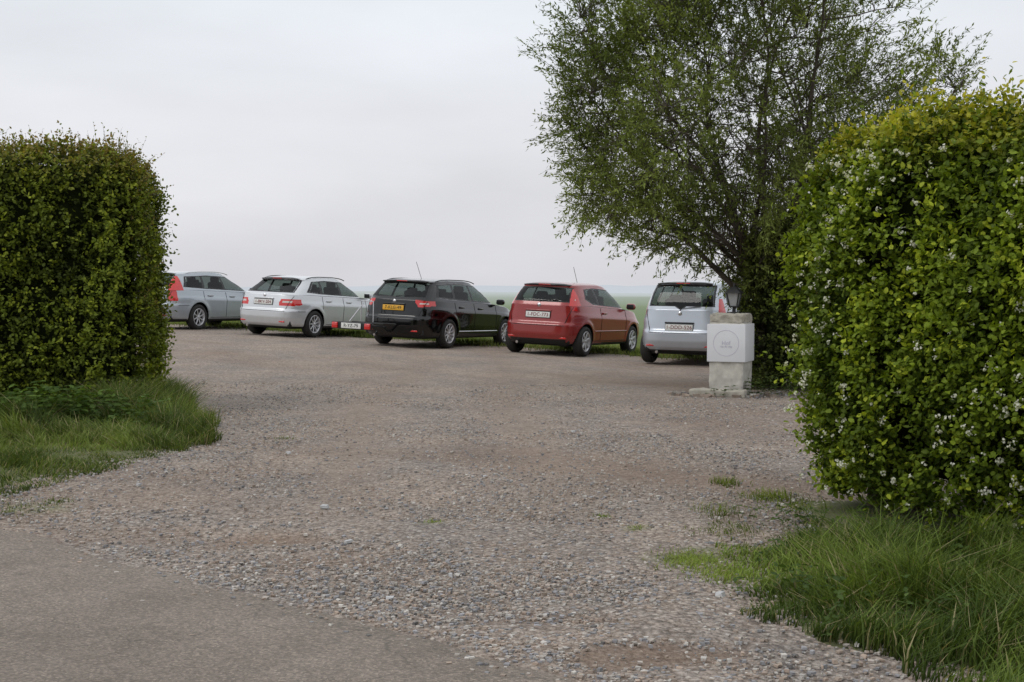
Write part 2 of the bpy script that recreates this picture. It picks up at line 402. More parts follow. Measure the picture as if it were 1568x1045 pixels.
# black estate
focus=build_car((-1.45,26.9),math.radians(26.5),dict(L=4.6,W=1.80,H=1.50,ro=1.0,wb=2.66,wr=.32,paint=P_black,wagon=True,
 sh=[(0,1.02),(.6,1.02),(3.2,.95),(3.8,.9),(4.6,.68)],
 lowr=[(0,.12),(.1,.04),(.3,0),(.5,.0),(.56,.06),(.8,.09),(1,.13)],
 ghr=[(0,.13),(.3,.24),(.7,.40),(.93,.49),(1,.44)],ghf=(3.42,2.52),ghw=(.92,.71),
 roof=[(.4,1.39),(1.3,1.435),(2.0,1.44),(2.6,1.40)],
 dlo=[(.56,1.09),(1.2,1.05),(3.15,.985),(3.0,1.06),(2.46,1.365),(1.5,1.395),(.72,1.365)],
 wins=[[(.66,1.10),(1.24,1.075),(1.28,1.365),(.80,1.34)],[(1.33,1.07),(2.07,1.045),(2.02,1.365),(1.37,1.37)],[(2.15,1.04),(3.03,1.01),(2.44,1.34),(2.10,1.36)]],
 rg=[(-.66,1.08),(.66,1.08),(.57,1.39),(-.57,1.39)],
 zones=[(lambda x,ay,z,n,p:(p<2)&(x<.48)&(ay>.50+.8*np.clip(.98-z,0,1))&(z>.87+.10*(x-.1))&(z<1.03),3),
        (lambda x,ay,z,n,p:(p<2)&(x<.3)&(ay>.6)&(z>.93)&(z<.965)&(ay<.75),6)],
 seams=[1.24,2.11,3.16],handles=[1.52,2.4],bz=.63,tgw=.62,spokes=10,rubstrip=.36,stripmat=M_chrome,rails=(.75,2.5),
 plate=(None,.84,'7-KLG-49',M_platey,M_inkb),badge=.98,ant=1.2,antl=.42))
# silver estate
build_car((-4.70,29.0),math.radians(27),dict(L=4.5,W=1.80,H=1.44,ro=.88,wb=2.76,wr=.315,paint=P_silver,wagon=True,
 sh=[(0,.98),(.6,.98),(3.0,.93),(3.5,.9),(4.5,.66)],
 lowr=[(0,.12),(.1,.04),(.3,0),(.5,.0),(.56,.05),(.8,.08),(1,.12)],
 ghr=[(0,.12),(.3,.28),(.7,.52),(.93,.64),(1,.60)],ghf=(3.15,2.3),ghw=(.91,.69),
 roof=[(.4,1.31),(1.3,1.375),(1.9,1.38),(2.5,1.34)],
 dlo=[(.66,1.045),(1.2,1.01),(2.95,.965),(2.85,1.02),(2.28,1.31),(1.5,1.335),(.98,1.30)],
 wins=[[(.78,1.06),(1.2,1.035),(1.23,1.30),(1.04,1.285)],[(1.28,1.03),(1.98,1.01),(1.95,1.31),(1.31,1.30)],[(2.06,1.005),(2.82,.985),(2.26,1.285),(2.02,1.305)]],
 rg=[(-.64,1.05),(.64,1.05),(.53,1.34),(-.53,1.34)],
 zones=[(lambda x,ay,z,n,p:(p<2)&(x<.42)&(ay>.44+.5*np.clip(z-.8,0,1))&(z>.72+.12*np.clip(x-.15,0,1))&(z<.885),3),
        (lambda x,ay,z,n,p:(p<2)&(x<.3)&(ay>.52)&(z>.80)&(z<.84)&(ay<.72),6)],
 seams=[1.18,2.02,2.98],handles=[1.42,2.25],bz=.60,tgw=.62,spokes=9,
 rails=(.85,2.4),railmat=M_trim,plate=(None,.80,'1-BKV-204',M_plate,M_ink),badge=.95,ant=None))
# grey-silver estate by the hedge
build_car((-7.75,30.4),math.radians(25),dict(L=4.5,W=1.77,H=1.45,ro=.98,wb=2.64,wr=.315,paint=P_grey,wagon=True,
 sh=[(0,.97),(.6,.97),(3.1,.92),(3.6,.88),(4.5,.66)],
 lowr=[(0,.12),(.1,.04),(.3,0),(.5,.0),(.56,.05),(.8,.07),(1,.09)],
 ghr=[(0,.09),(.3,.15),(.7,.27),(.93,.38),(1,.36)],ghf=(3.25,2.35),ghw=(.92,.70),
 roof=[(.3,1.33),(1.3,1.385),(1.9,1.395),(2.5,1.35)],
 dlo=[(.52,1.04),(1.2,1.01),(3.02,.96),(2.9,1.02),(2.32,1.32),(1.5,1.34),(.66,1.30)],
 wins=[[(.60,1.05),(1.2,1.03),(1.23,1.31),(.72,1.28)],[(1.28,1.03),(2.0,1.01),(1.97,1.315),(1.31,1.31)],[(2.08,1.005),(2.88,.985),(2.3,1.29),(2.04,1.31)]],
 rg=[(-.60,1.05),(.60,1.05),(.52,1.32),(-.52,1.32)],
 zones=[(lambda x,ay,z,n,p:(p==2)&(x<.50)&(ay>.60-.20*(z-1.0))&(z>.9)&(z<1.31),3),
        (lambda x,ay,z,n,p:(p<2)&(x<.30)&(ay>.62)&(z>.70)&(z<1.03),3)],
 seams=[1.18,2.04,3.0],handles=[1.42,2.28],bz=.60,tgw=.58,spokes=8,
 rails=(.75,2.4),railmat=M_chrome,plate=(None,.80,'1-CHP-611',M_plate,M_ink),badge=.95,ant=None))
# tall silver hatchback on the right
build_car((4.16,24.1),math.radians(25),dict(scale=1.045,L=3.95,W=1.71,H=1.59,ro=.62,wb=2.50,wr=.305,paint=P_silver2,zb=.25,
 sh=[(0,1.03),(.5,1.03),(2.8,.98),(3.3,.93),(3.95,.74)],
 lowr=[(0,.12),(.1,.04),(.25,0),(.46,.0),(.52,.05),(.8,.08),(1,.10)],
 ghr=[(0,.10),(.3,.14),(.7,.23),(.93,.33),(1,.31)],ghf=(3.05,2.15),ghw=(.925,.72),
 roof=[(.3,1.49),(.9,1.525),(1.6,1.535),(2.2,1.49)],
 dlo=[(.60,1.12),(1.0,1.06),(2.80,1.01),(2.68,1.08),(2.14,1.455),(1.3,1.48),(.66,1.45)],
 wins=[[(.68,1.13),(1.02,1.08),(1.08,1.45),(.73,1.42)],[(1.13,1.08),(1.75,1.06),(1.72,1.46),(1.17,1.455)],[(1.83,1.05),(2.68,1.03),(2.12,1.43),(1.79,1.455)]],
 rg=[(-.60,1.10),(-.10,1.10),(0,1.04),(.10,1.10),(.60,1.10),(.56,1.47),(-.56,1.47)],
 zones=[(lambda x,ay,z,n,p:(x<.45)&(p<3)&(ay>.69-.12*(z-1.0))&(z>.93)&(z<1.24)&(n[:,0]>-.97),3)],
 seams=[1.1,1.8,2.75],handles=[1.3,2.05],bz=.60,tgw=.58,spokes=6,rubstrip=.5,
 plate=(None,.70,'1-DDD-526',M_plate,M_ink),badge=.96,ant=None,barmat=M_trim))

# bicycle rack on the black car's tow bar (part of the car)
rk=empty('tow_bar_rack',(0,0,0)); rk.parent=focus
tube('tow_bar',[(.25,0,.34),(-.15,0,.34),(-.3,0,.42)],.025,M_trim,rk)
tube('rack_arm',[(-.2,0,.42),(-1.0,.1,.46)],.022,M_trim,rk)
for xx in(-.35,-.85): 
    tube('wheel_tray',[(xx,-.35,.50),(xx,.75,.50)],.014,M_rimdark,rk)
tube('rack_frame',[(-.3,.55,.46),(-.32,.55,.95),(-.32,.25,.95),(-.3,.25,.46)],.012,M_rim,rk)
tube('rack_strut',[(-.32,.5,.9),(-.9,.45,.52)],.010,M_rim,rk)
box('lamp_board',(.05,.98,.15),(-1.02,.3,.44),M_trim,rk,.01)
plate(rk,-1.055,.3,.44,'R-YZ-79',0,M_plate,M_inkb,w=.48)
for yy in(-.1,.7): box('rack_lamp',(.05,.14,.12),(-1.05,yy,.44),M_red,rk,.015)

# ------------------------------------------------------------------ terrain
ROAD_EDGE=[(-40,28),(-20,16.5),(-10,11.2),(-6,9.1),(-4.2,8.0),(-2.99,7.2),(-1.95,6.28),(-.97,5.5),(-.35,4.92),(.2,4.42),(1.2,3.5),(3,1.9),(8,-2.5),(20,-13)]
def dens(poly,step=.08):
    out=[]
    for (a,b),(c,d) in zip(poly[:-1],poly[1:]):
        n=max(1,int(math.hypot(c-a,d-b)/step)); n=min(n,200)
        for i in range(n): out.append((a+(c-a)*i/n,b+(d-b)*i/n))
    out.append(poly[-1]); return np.array(out)
RE=dens(ROAD_EDGE,.05)
k=np.hanning(17);k/=k.sum()
pad=np.concatenate([np.repeat(RE[:1],8,0),RE,np.repeat(RE[-1:],8,0)])
RE=np.stack([np.convolve(pad[:,0],k,'valid'),np.convolve(pad[:,1],k,'valid')],1)
P3=np.c_[RE,np.zeros(len(RE))]
RE=RE+np.array([.6,.75])*(0.045*nz(P3,2.2,1)+.022*nz(P3,9,2)+.016*nz(P3,26,4))[:,None]
ROADPOLY=[tuple(p) for p in RE[::8]]+[(10,-25),(-50,-25),(-50,20)]

# gravel sheet
GP=[(-16,4),(-16,36),(-12,35.2),(-7,32.6),(-2.2,29.9),(1.5,27.9),(4.5,26.2),(9,23.5),(14,20),(14,-4),(-16,-4)]
def masks(x,y):
    P=np.stack([x,y,0*x],-1)
    brown=np.clip(.38*nz(P,.9,3)+.28*nz(P,2.3,5)+.04,0,1)*.9
    for (cx,cy,rx,ry,s) in [(-1.35,6.95,.38,.22,1),(.55,4.72,.34,.18,1.2),(-.1,10.3,.5,.8,.6),(-.9,6.4,.5,.25,.5),(.1,5.2,.35,.12,.5),(-3.2,7.6,.6,.25,.5),(1.5,7.6,.3,.7,.45),(-2.2,7.0,.7,.3,.4)]:
        d=np.hypot((x-cx)/rx,(y-cy)/ry)+.3*nz(P,7,1)
        brown=np.maximum(brown,s*(1-smooth01((d-.5)/.7)))
    far=smooth01((y-11)/9)
    tr=0*x
    for off in(-.75,.75):
        cxx=-.3+off+(-.03)*(y-6)
        tr=np.maximum(tr,np.exp(-((x-cxx+.25*nz(P,.4,2))/.32)**2)*.7*smooth01((y-6.5)/3))
    brown=np.maximum(brown,tr*.45)
    moss=0*x
    for (cx,cy,r,s) in [(.93,6.35,.20,1),(1.0,6.6,.12,.6),(.75,7.2,.10,.7),(1.7,8.3,.2,.6),(-.48,7.4,.08,.8),(-3.1,7.9,.3,.5),(-3.6,7.75,.25,.8)]:
        moss=np.maximum(moss,s*(1-smooth01((np.hypot((x-cx)/r,(y-cy)/r/.7)+.3*nz(P,12,2)-.4)/.8)))
    return np.stack([np.clip(brown,0,1),np.clip(np.maximum(tr,far*.5+.15*nz(P,.5,4)),0,1),np.clip(moss,0,1)],-1)
xs=np.arange(-16,14.01,.11);ys=np.concatenate([np.arange(-4,14,.09),np.arange(14,36.5,.2)])
XX,YY=np.meshgrid(xs,ys);col=masks(XX,YY)
dr,_,_=pclosest(ROADPOLY,XX,YY);inr=pip(ROADPOLY,XX,YY)
P=np.stack([XX,YY,0*XX],-1)
relief=(.008*nz(P,1.6,1)+.006*nz(P,5,3)-.022*col[...,0]*(YY<12))*np.where(inr,0,smooth01(dr/.5))
relief=np.where(inr,-.01*smooth01(dr/.3),relief)
ZZ=hfun(XX,YY)+relief
nyy,nxx=XX.shape
idx=np.arange(nyy*nxx).reshape(nyy,nxx)
F=np.stack([idx[:-1,:-1],idx[:-1,1:],idx[1:,1:],idx[1:,:-1]],-1).reshape(-1,4)
cx=(XX[:-1,:-1]+.05).ravel();cy=(YY[:-1,:-1]+.05).ravel()
jit=.35*nz(np.stack([cx,cy,0*cx],-1),1.7,2)
F=F[pip(GP,cx+jit,cy+jit)]

def gravel_mat():
    m,nt,b=mat('gravel'); N=nt.nodes.new; Lk=nt.links.new
    tc=N('ShaderNodeTexCoord'); at=N('ShaderNodeAttribute'); at.attribute_name='Col'
    sp=N('ShaderNodeSeparateColor'); Lk(at.outputs['Color'],sp.inputs[0])
    def vor(s,rnd=1):
        v=N('ShaderNodeTexVoronoi'); v.inputs['Scale'].default_value=s; v.inputs['Randomness'].default_value=rnd; Lk(tc.outputs['Object'],v.inputs['Vector']); return v
    v1=vor(34);v2=vor(75);v3=vor(11)
    def ramp(src,stops):
        r=N('ShaderNodeValToRGB'); e=r.color_ramp.elements
        while len(e)<len(stops): e.new(.5)
        for el,(p,c) in zip(e,stops): el.position=p; el.color=(*c,1)
        Lk(src,r.inputs[0]); return r
    s1=N('ShaderNodeSeparateColor'); Lk(v1.outputs['Color'],s1.inputs[0])
    s2=N('ShaderNodeSeparateColor'); Lk(v2.outputs['Color'],s2.inputs[0])
    s3=N('ShaderNodeSeparateColor'); Lk(v3.outputs['Color'],s3.inputs[0])
    r1=ramp(s1.outputs[0],[(0,(.125,.11,.10)),(.3,(.275,.246,.226)),(.55,(.37,.326,.294)),(.8,(.44,.395,.357)),(.97,(.60,.56,.51))])
    r2=ramp(s2.outputs[1],[(0,(.155,.135,.125)),(.35,(.285,.252,.228)),(.7,(.38,.335,.30)),(1,(.54,.49,.45))])
    n=N('ShaderNodeTexNoise'); n.inputs['Scale'].default_value=9; n.inputs['Detail'].default_value=5; Lk(tc.outputs['Object'],n.inputs['Vector'])
    def mix(f,a,b_,bt='MIX'):
        x=N('ShaderNodeMix'); x.data_type='RGBA'; x.blend_type=bt
        for i,vv in((0,f),(6,a),(7,b_)):
            if isinstance(vv,(int,float)): x.inputs[i].default_value=vv
            elif isinstance(vv,tuple): x.inputs[i].default_value=(*vv,1)
            else: Lk(vv,x.inputs[i])
        return x.outputs[2]
    def mth(op,a,b_=0.0):
        x=N('ShaderNodeMath'); x.operation=op
        for i,vv in((0,a),(1,b_)):
            if isinstance(vv,(int,float)): x.inputs[i].default_value=vv
            else: Lk(vv,x.inputs[i])
        return x.outputs[0]
    c=mix(n.outputs['Fac'],r1.outputs[0],r2.outputs[0])
    gap=N('ShaderNodeMapRange'); gap.inputs['From Min'].default_value=.45; gap.inputs['From Max'].default_value=.75; gap.inputs['To Min'].default_value=0; gap.inputs['To Max'].default_value=.5
    Lk(v1.outputs['Distance'],gap.inputs['Value'])
    c=mix(gap.outputs[0],c,(.13,.10,.08))
    big=N('ShaderNodeTexNoise'); big.inputs['Scale'].default_value=.8; big.inputs['Detail'].default_value=9; big.inputs['Roughness'].default_value=.72; Lk(tc.outputs['Object'],big.inputs['Vector'])
    rb=ramp(big.outputs['Fac'],[(.3,(.70,.71,.73)),(.5,(.98,.94,.90)),(.72,(1.24,1.13,1.02))])
    c=mix(1.0,c,rb.outputs[0],'MULTIPLY')
    fine=mix(n.outputs['Fac'],(.265,.225,.193),(.385,.33,.285))
    rc=ramp(s3.outputs[2],[(0,(.74,.74,.74)),(.5,(1,.99,.98)),(1,(1.26,1.24,1.20))])
    fine=mix(.85,fine,rc.outputs[0],'MULTIPLY')
    fine=mix(.7,fine,rb.outputs[0],'MULTIPLY')
    c=mix(mth('MULTIPLY',sp.outputs[1],.66),c,fine)
    soil=mix(n.outputs['Fac'],(.15,.10,.07),(.29,.21,.155))
    c=mix(mth('MULTIPLY',sp.outputs[0],.72),c,soil)
    moss=mix(n.outputs['Fac'],(.07,.10,.02),(.17,.22,.06))
    c=mix(mth('MULTIPLY',sp.outputs[2],.8),c,moss)
    Lk(c,b.inputs['Base Color']); b.inputs['Roughness'].default_value=.9; b.inputs['Specular IOR Level'].default_value=.2
    hh=mth('ADD',mth('MULTIPLY',v1.outputs['Distance'],-1.0),mth('MULTIPLY',v2.outputs['Distance'],-.4))
    bp=N('ShaderNodeBump'); bp.inputs['Strength'].default_value=.8; bp.inputs['Distance'].default_value=.02; Lk(hh,bp.inputs['Height']); Lk(bp.outputs[0],b.inputs['Normal'])
    return m
M_gravel=gravel_mat()
V=np.stack([XX.ravel(),YY.ravel(),ZZ.ravel()],1)
used=np.unique(F);rm=np.full(len(V),-1);rm[used]=np.arange(len(used))
np_mesh('gravel_car_park',V[used],rm[F],[M_gravel],col=col.reshape(-1,3)[used],smooth=True)

# base ground / field sheet to the horizon
def gridaxis(a,b,core,step):
    c=np.arange(-core,core+.01,step);o=[];v=core
    while v<b: v=v*1.22+1;o.append(v)
    return np.concatenate([-np.array(o)[::-1],c,np.array(o)])
gx=gridaxis(0,3000,20,1.0);gy=np.concatenate([[-300,-100,-40,-15],np.arange(-6,50,1.0),50*1.15**np.arange(1,32)])
GX,GY=np.meshgrid(gx,gy);PG=np.stack([GX,GY,0*GX],-1)
GZ=hfun(GX,GY)-.035+np.where(GY>60,.9*nz(PG,.012,2)*smooth01((GY-60)/150),0)-np.where(GY>60,.8*smooth01((GY-60)/120),0)
idx=np.arange(GX.size).reshape(GX.shape)
F=np.stack([idx[:-1,:-1],idx[:-1,1:],idx[1:,1:],idx[1:,:-1]],-1).reshape(-1,4)
m,nt,b=mat('field')
tc=nt.nodes.new('ShaderNodeTexCoord');sp=nt.nodes.new('ShaderNodeSeparateXYZ');nt.links.new(tc.outputs['Object'],sp.inputs[0])
n=nt.nodes.new('ShaderNodeTexNoise');n.inputs['Scale'].default_value=3;n.inputs['Detail'].default_value=8;nt.links.new(tc.outputs['Object'],n.inputs['Vector'])
mx=nt.nodes.new('ShaderNodeMix');mx.data_type='RGBA';mx.inputs[6].default_value=(.06,.08,.025,1);mx.inputs[7].default_value=(.16,.19,.08,1);nt.links.new(n.outputs['Fac'],mx.inputs[0])
rg_=nt.nodes.new('ShaderNodeMapRange');rg_.inputs['From Min'].default_value=40;rg_.inputs['From Max'].default_value=450;nt.links.new(sp.outputs['Y'],rg_.inputs['Value'])  # aerial haze painted into the field colour, paler with world Y
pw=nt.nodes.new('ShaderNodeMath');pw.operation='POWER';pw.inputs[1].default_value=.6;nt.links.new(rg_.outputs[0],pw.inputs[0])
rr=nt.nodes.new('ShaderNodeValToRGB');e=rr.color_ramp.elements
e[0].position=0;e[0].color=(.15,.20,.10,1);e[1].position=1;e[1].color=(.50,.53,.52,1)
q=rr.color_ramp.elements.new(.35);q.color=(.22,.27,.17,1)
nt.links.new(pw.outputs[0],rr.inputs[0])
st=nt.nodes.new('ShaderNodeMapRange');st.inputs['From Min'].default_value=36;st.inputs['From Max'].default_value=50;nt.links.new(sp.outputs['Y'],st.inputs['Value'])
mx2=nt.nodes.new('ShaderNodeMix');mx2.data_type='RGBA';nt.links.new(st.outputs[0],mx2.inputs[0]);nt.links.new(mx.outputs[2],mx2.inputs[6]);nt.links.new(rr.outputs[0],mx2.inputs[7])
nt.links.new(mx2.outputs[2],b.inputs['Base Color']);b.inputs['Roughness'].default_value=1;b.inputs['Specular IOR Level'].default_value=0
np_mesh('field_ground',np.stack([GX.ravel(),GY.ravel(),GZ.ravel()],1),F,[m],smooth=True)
M_haze=simple('hazy_ridge',(.54,.57,.60),1,spec=0,var=.04,scale=.02)  # distance haze is put into the ridge's pale base colour
rx=np.arange(-600,700,4.0);rz=1.9+.9*np.sin(rx*.006+1)+.6*np.abs(nz(np.stack([rx,0*rx,0*rx],-1),.09,2))
V=np.concatenate([np.stack([rx,0*rx+560,0*rx-3],1),np.stack([rx,0*rx+600,rz],1),np.stack([rx,0*rx+700,0*rx-3],1)]);n_=len(rx)
i=np.arange(n_-1);F=np.concatenate([np.stack([i,i+1,i+1+n_,i+n_],1),np.stack([i+n_,i+1+n_,i+1+2*n_,i+2*n_],1)])
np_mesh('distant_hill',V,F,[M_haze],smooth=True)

# road
m,nt,b=mat('asphalt');N=nt.nodes.new;Lk=nt.links.new
tc=N('ShaderNodeTexCoord')
n1=N('ShaderNodeTexNoise');n1.inputs['Scale'].default_value=1.1;n1.inputs['Detail'].default_value=8;n1.inputs['Roughness'].default_value=.65
vv=N('ShaderNodeTexVoronoi');vv.inputs['Scale'].default_value=110
for q in(n1,vv): Lk(tc.outputs['Object'],q.inputs['Vector'])
r=N('ShaderNodeValToRGB');e=r.color_ramp.elements;e[0].position=.3;e[0].color=(.160,.132,.107,1);e[1].position=.75;e[1].color=(.285,.24,.20,1);Lk(n1.outputs['Fac'],r.inputs[0])
s=N('ShaderNodeSeparateColor');Lk(vv.outputs['Color'],s.inputs[0])
r2=N('ShaderNodeValToRGB');e=r2.color_ramp.elements;e[0].position=0;e[0].color=(.55,.55,.55,1);e[1].position=1;e[1].color=(1.6,1.6,1.58,1);Lk(s.outputs[0],r2.inputs[0])
q=r2.color_ramp.elements.new(.8);q.color=(1.1,1.1,1.1,1)
mx=N('ShaderNodeMix');mx.data_type='RGBA';mx.blend_type='MULTIPLY';mx.inputs[0].default_value=.8;Lk(r.outputs[0],mx.inputs[6]);Lk(r2.outputs[0],mx.inputs[7])
vc=N('ShaderNodeTexVoronoi');vc.feature='DISTANCE_TO_EDGE';vc.inputs['Scale'].default_value=.9
nd=N('ShaderNodeTexNoise');nd.inputs['Scale'].default_value=4;nd.inputs['Detail'].default_value=6;Lk(tc.outputs['Object'],nd.inputs['Vector'])
vma=N('ShaderNodeVectorMath');vma.operation='MULTIPLY_ADD';vma.inputs[1].default_value=(.35,.35,.35);Lk(nd.outputs['Color'],vma.inputs[0]);Lk(tc.outputs['Object'],vma.inputs[2]);Lk(vma.outputs[0],vc.inputs['Vector'])
ck=N('ShaderNodeMapRange');ck.inputs['From Min'].default_value=.0;ck.inputs['From Max'].default_value=.007;ck.inputs['To Min'].default_value=.5;ck.inputs['To Max'].default_value=0;Lk(vc.outputs['Distance'],ck.inputs['Value'])
mc=N('ShaderNodeMix');mc.data_type='RGBA';Lk(ck.outputs[0],mc.inputs[0]);Lk(mx.outputs[2],mc.inputs[6]);mc.inputs[7].default_value=(.07,.06,.05,1)
Lk(mc.outputs[2],b.inputs['Base Color']);b.inputs['Roughness'].default_value=.85
bp=N('ShaderNodeBump');bp.inputs['Strength'].default_value=.4;bp.inputs['Distance'].default_value=.006;Lk(vv.outputs['Distance'],bp.inputs['Height']);Lk(bp.outputs[0],b.inputs['Normal'])
rows=[];nr=len(RE)
for off,z in((0,-.006),(.05,.003),(.3,.006),(1.5,.015),(3,.02),(5,.006),(5.2,-.03)):
    rows.append(np.c_[RE+np.array([-.66,-.75])*off,np.full(nr,z)])
V=np.concatenate(rows)
i=np.arange(nr-1)
F=np.concatenate([np.stack([i+k_*nr,i+(k_+1)*nr,i+1+(k_+1)*nr,i+1+k_*nr],1) for k_ in range(6)])
np_mesh('road',V,F[:,::-1],[m],smooth=True)

# ------------------------------------------------------------------ loose stones
def stones(name,x,y,size,colr,matl,zoff=0):
    n=len(x)
    cub=np.array([(a,b_,c) for a in(-1,1) for b_ in(-1,1) for c in(-1,1)],float)*.75
    fq=np.array([(0,1,3,2),(4,6,7,5),(0,4,5,1),(2,3,7,6),(0,2,6,4),(1,5,7,3)])
    V=cub[None]*(RNG.uniform(.5,1.1,(n,8,3)))*np.stack([np.ones(n),RNG.uniform(.55,1,n),RNG.uniform(.35,.7,n)],-1)[:,None,:]*size[:,None,None]
    a=RNG.uniform(0,6.28,n);ca,sa=np.cos(a)[:,None],np.sin(a)[:,None]
    X=V[...,0]*ca-V[...,1]*sa;Y=V[...,0]*sa+V[...,1]*ca
    V=np.stack([X+x[:,None],Y+y[:,None],V[...,2]+(hfun(x,y)+size*.25+zoff)[:,None]],-1).reshape(-1,3)
    F=(fq[None]+(np.arange(n)*8)[:,None,None]).reshape(-1,4)
    return np_mesh(name,V,F,[matl],col=np.repeat(colr,8,0))
m,nt,b=mat('stone');a=nt.nodes.new('ShaderNodeAttribute');a.attribute_name='Col';nt.links.new(a.outputs['Color'],b.inputs['Base Color']);b.inputs['Roughness'].default_value=.85;b.inputs['Specular IOR Level'].default_value=.25
M_stone=m
def stonecol(n):
    pal=np.array([(.31,.305,.315),(.24,.235,.24),(.41,.37,.33),(.345,.28,.23),(.52,.49,.45),(.165,.155,.15),(.39,.31,.25)])
    c=pal[RNG.choice(7,n,p=[.14,.11,.29,.20,.11,.05,.10])]
    return c*RNG.uniform(.8,1.18,(n,1))
n=170000
d=4+14*RNG.random(n)**1.35;x=RNG.uniform(-.48,.48,n)*d*1.05;y=d
mk=masks(x,y);inr=pip(ROADPOLY,x,y);dd,_,_=pclosest(ROADPOLY,x,y)
pr=np.where(inr,np.where(dd<.3,.22*(1-dd/.3)**1.5,.002),1-.85*mk[:,0]-.35*mk[:,1]-.5*mk[:,2])
pr*=.25+.75*np.clip(.5+.6*nz(np.stack([x,y,0*x],-1),2.0,5),0,1)
kp=RNG.random(n)<pr;x,y=x[kp],y[kp]
s=.0045+.013*RNG.random(len(x))**2.4
stones('loose_gravel',x,y,s,stonecol(len(x)),M_stone)
bx=np.array([-2.66,-.55,.35,-.9,-1.9,.95,1.1,-.2,-3.0,.6,-1.2,-.3]);by=np.array([8.8,5.55,7.1,6.8,10.5,5.6,9.0,9.2,11.5,12.1,7.9,6.0])
stones('scattered_stone',bx,by,RNG.uniform(.02,.036,12),np.full((12,3),.5),M_stone)

# ------------------------------------------------------------------ foliage
def norm(v): return v/(np.linalg.norm(v,axis=-1,keepdims=True)+1e-9)
def leafmesh(C,D,Nn,Ln,Wd,col,shape='hex'):
    D=norm(D);S_=norm(np.cross(D,Nn));Nn=np.cross(S_,D);n=len(C)
    Ln=np.broadcast_to(Ln,(n,))[:,None];Wd=np.broadcast_to(Wd,(n,))[:,None]
    if shape=='hex':
        pts=[(0,0,0),(.3,.5,.12),(.72,.42,.1),(1,0,-.08),(.72,-.42,.1),(.3,-.5,.12)]
    elif shape=='dia':
        pts=[(0,0,0),(.45,.5,.1),(1,0,-.1),(.45,-.5,.1)]
    V=np.stack([C+D*Ln*a+S_*Wd*b_+Nn*Wd*c for a,b_,c in pts],1)
    k_=len(pts);F=np.arange(n*k_).reshape(n,k_)
    return V.reshape(-1,3),F,np.repeat(col,k_,0)
def rv(n): return norm(RNG.normal(size=(n,3)))
M_leaf=leafmat('hedge_leaf',.28);M_tleaf=leafmat('willow_leaf',.32);M_grass=leafmat('grass_blade',.25,.6)
M_petal=leafmat('petal',.2,.7)
M_bark=simple('bark',(.085,.068,.052),.95,var=.5,scale=14,bump=.8)
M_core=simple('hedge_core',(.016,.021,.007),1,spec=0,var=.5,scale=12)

def tubes_mesh(name,paths,matl,parent=None,sides=6):
    Vs=[];Fs=[];o=0
    for pts,rad in paths:
        pts=np.array(pts);n=len(pts);t=norm(np.gradient(pts,axis=0))
        ref=np.where(np.abs(t[:,2:3])<.9,np.array([[0,0,1.]]),np.array([[1.,0,0]]))
        a=norm(np.cross(t,ref));b_=np.cross(t,a)
        an=np.arange(sides)/sides*2*math.pi
        ring=pts[:,None]+(np.cos(an)[None,:,None]*a[:,None]+np.sin(an)[None,:,None]*b_[:,None])*np.array(rad)[:,None,None]
        Vs.append(ring.reshape(-1,3))
        i=np.arange(n-1)[:,None];j=np.arange(sides)[None];j2=(j+1)%sides
        Fs.append(np.stack([i*sides+j,i*sides+j2,(i+1)*sides+j2,(i+1)*sides+j],-1).reshape(-1,4)+o);o+=n*sides
    return np_mesh(name,np.concatenate(Vs),np.concatenate(Fs),[matl],smooth=True,parent=parent)

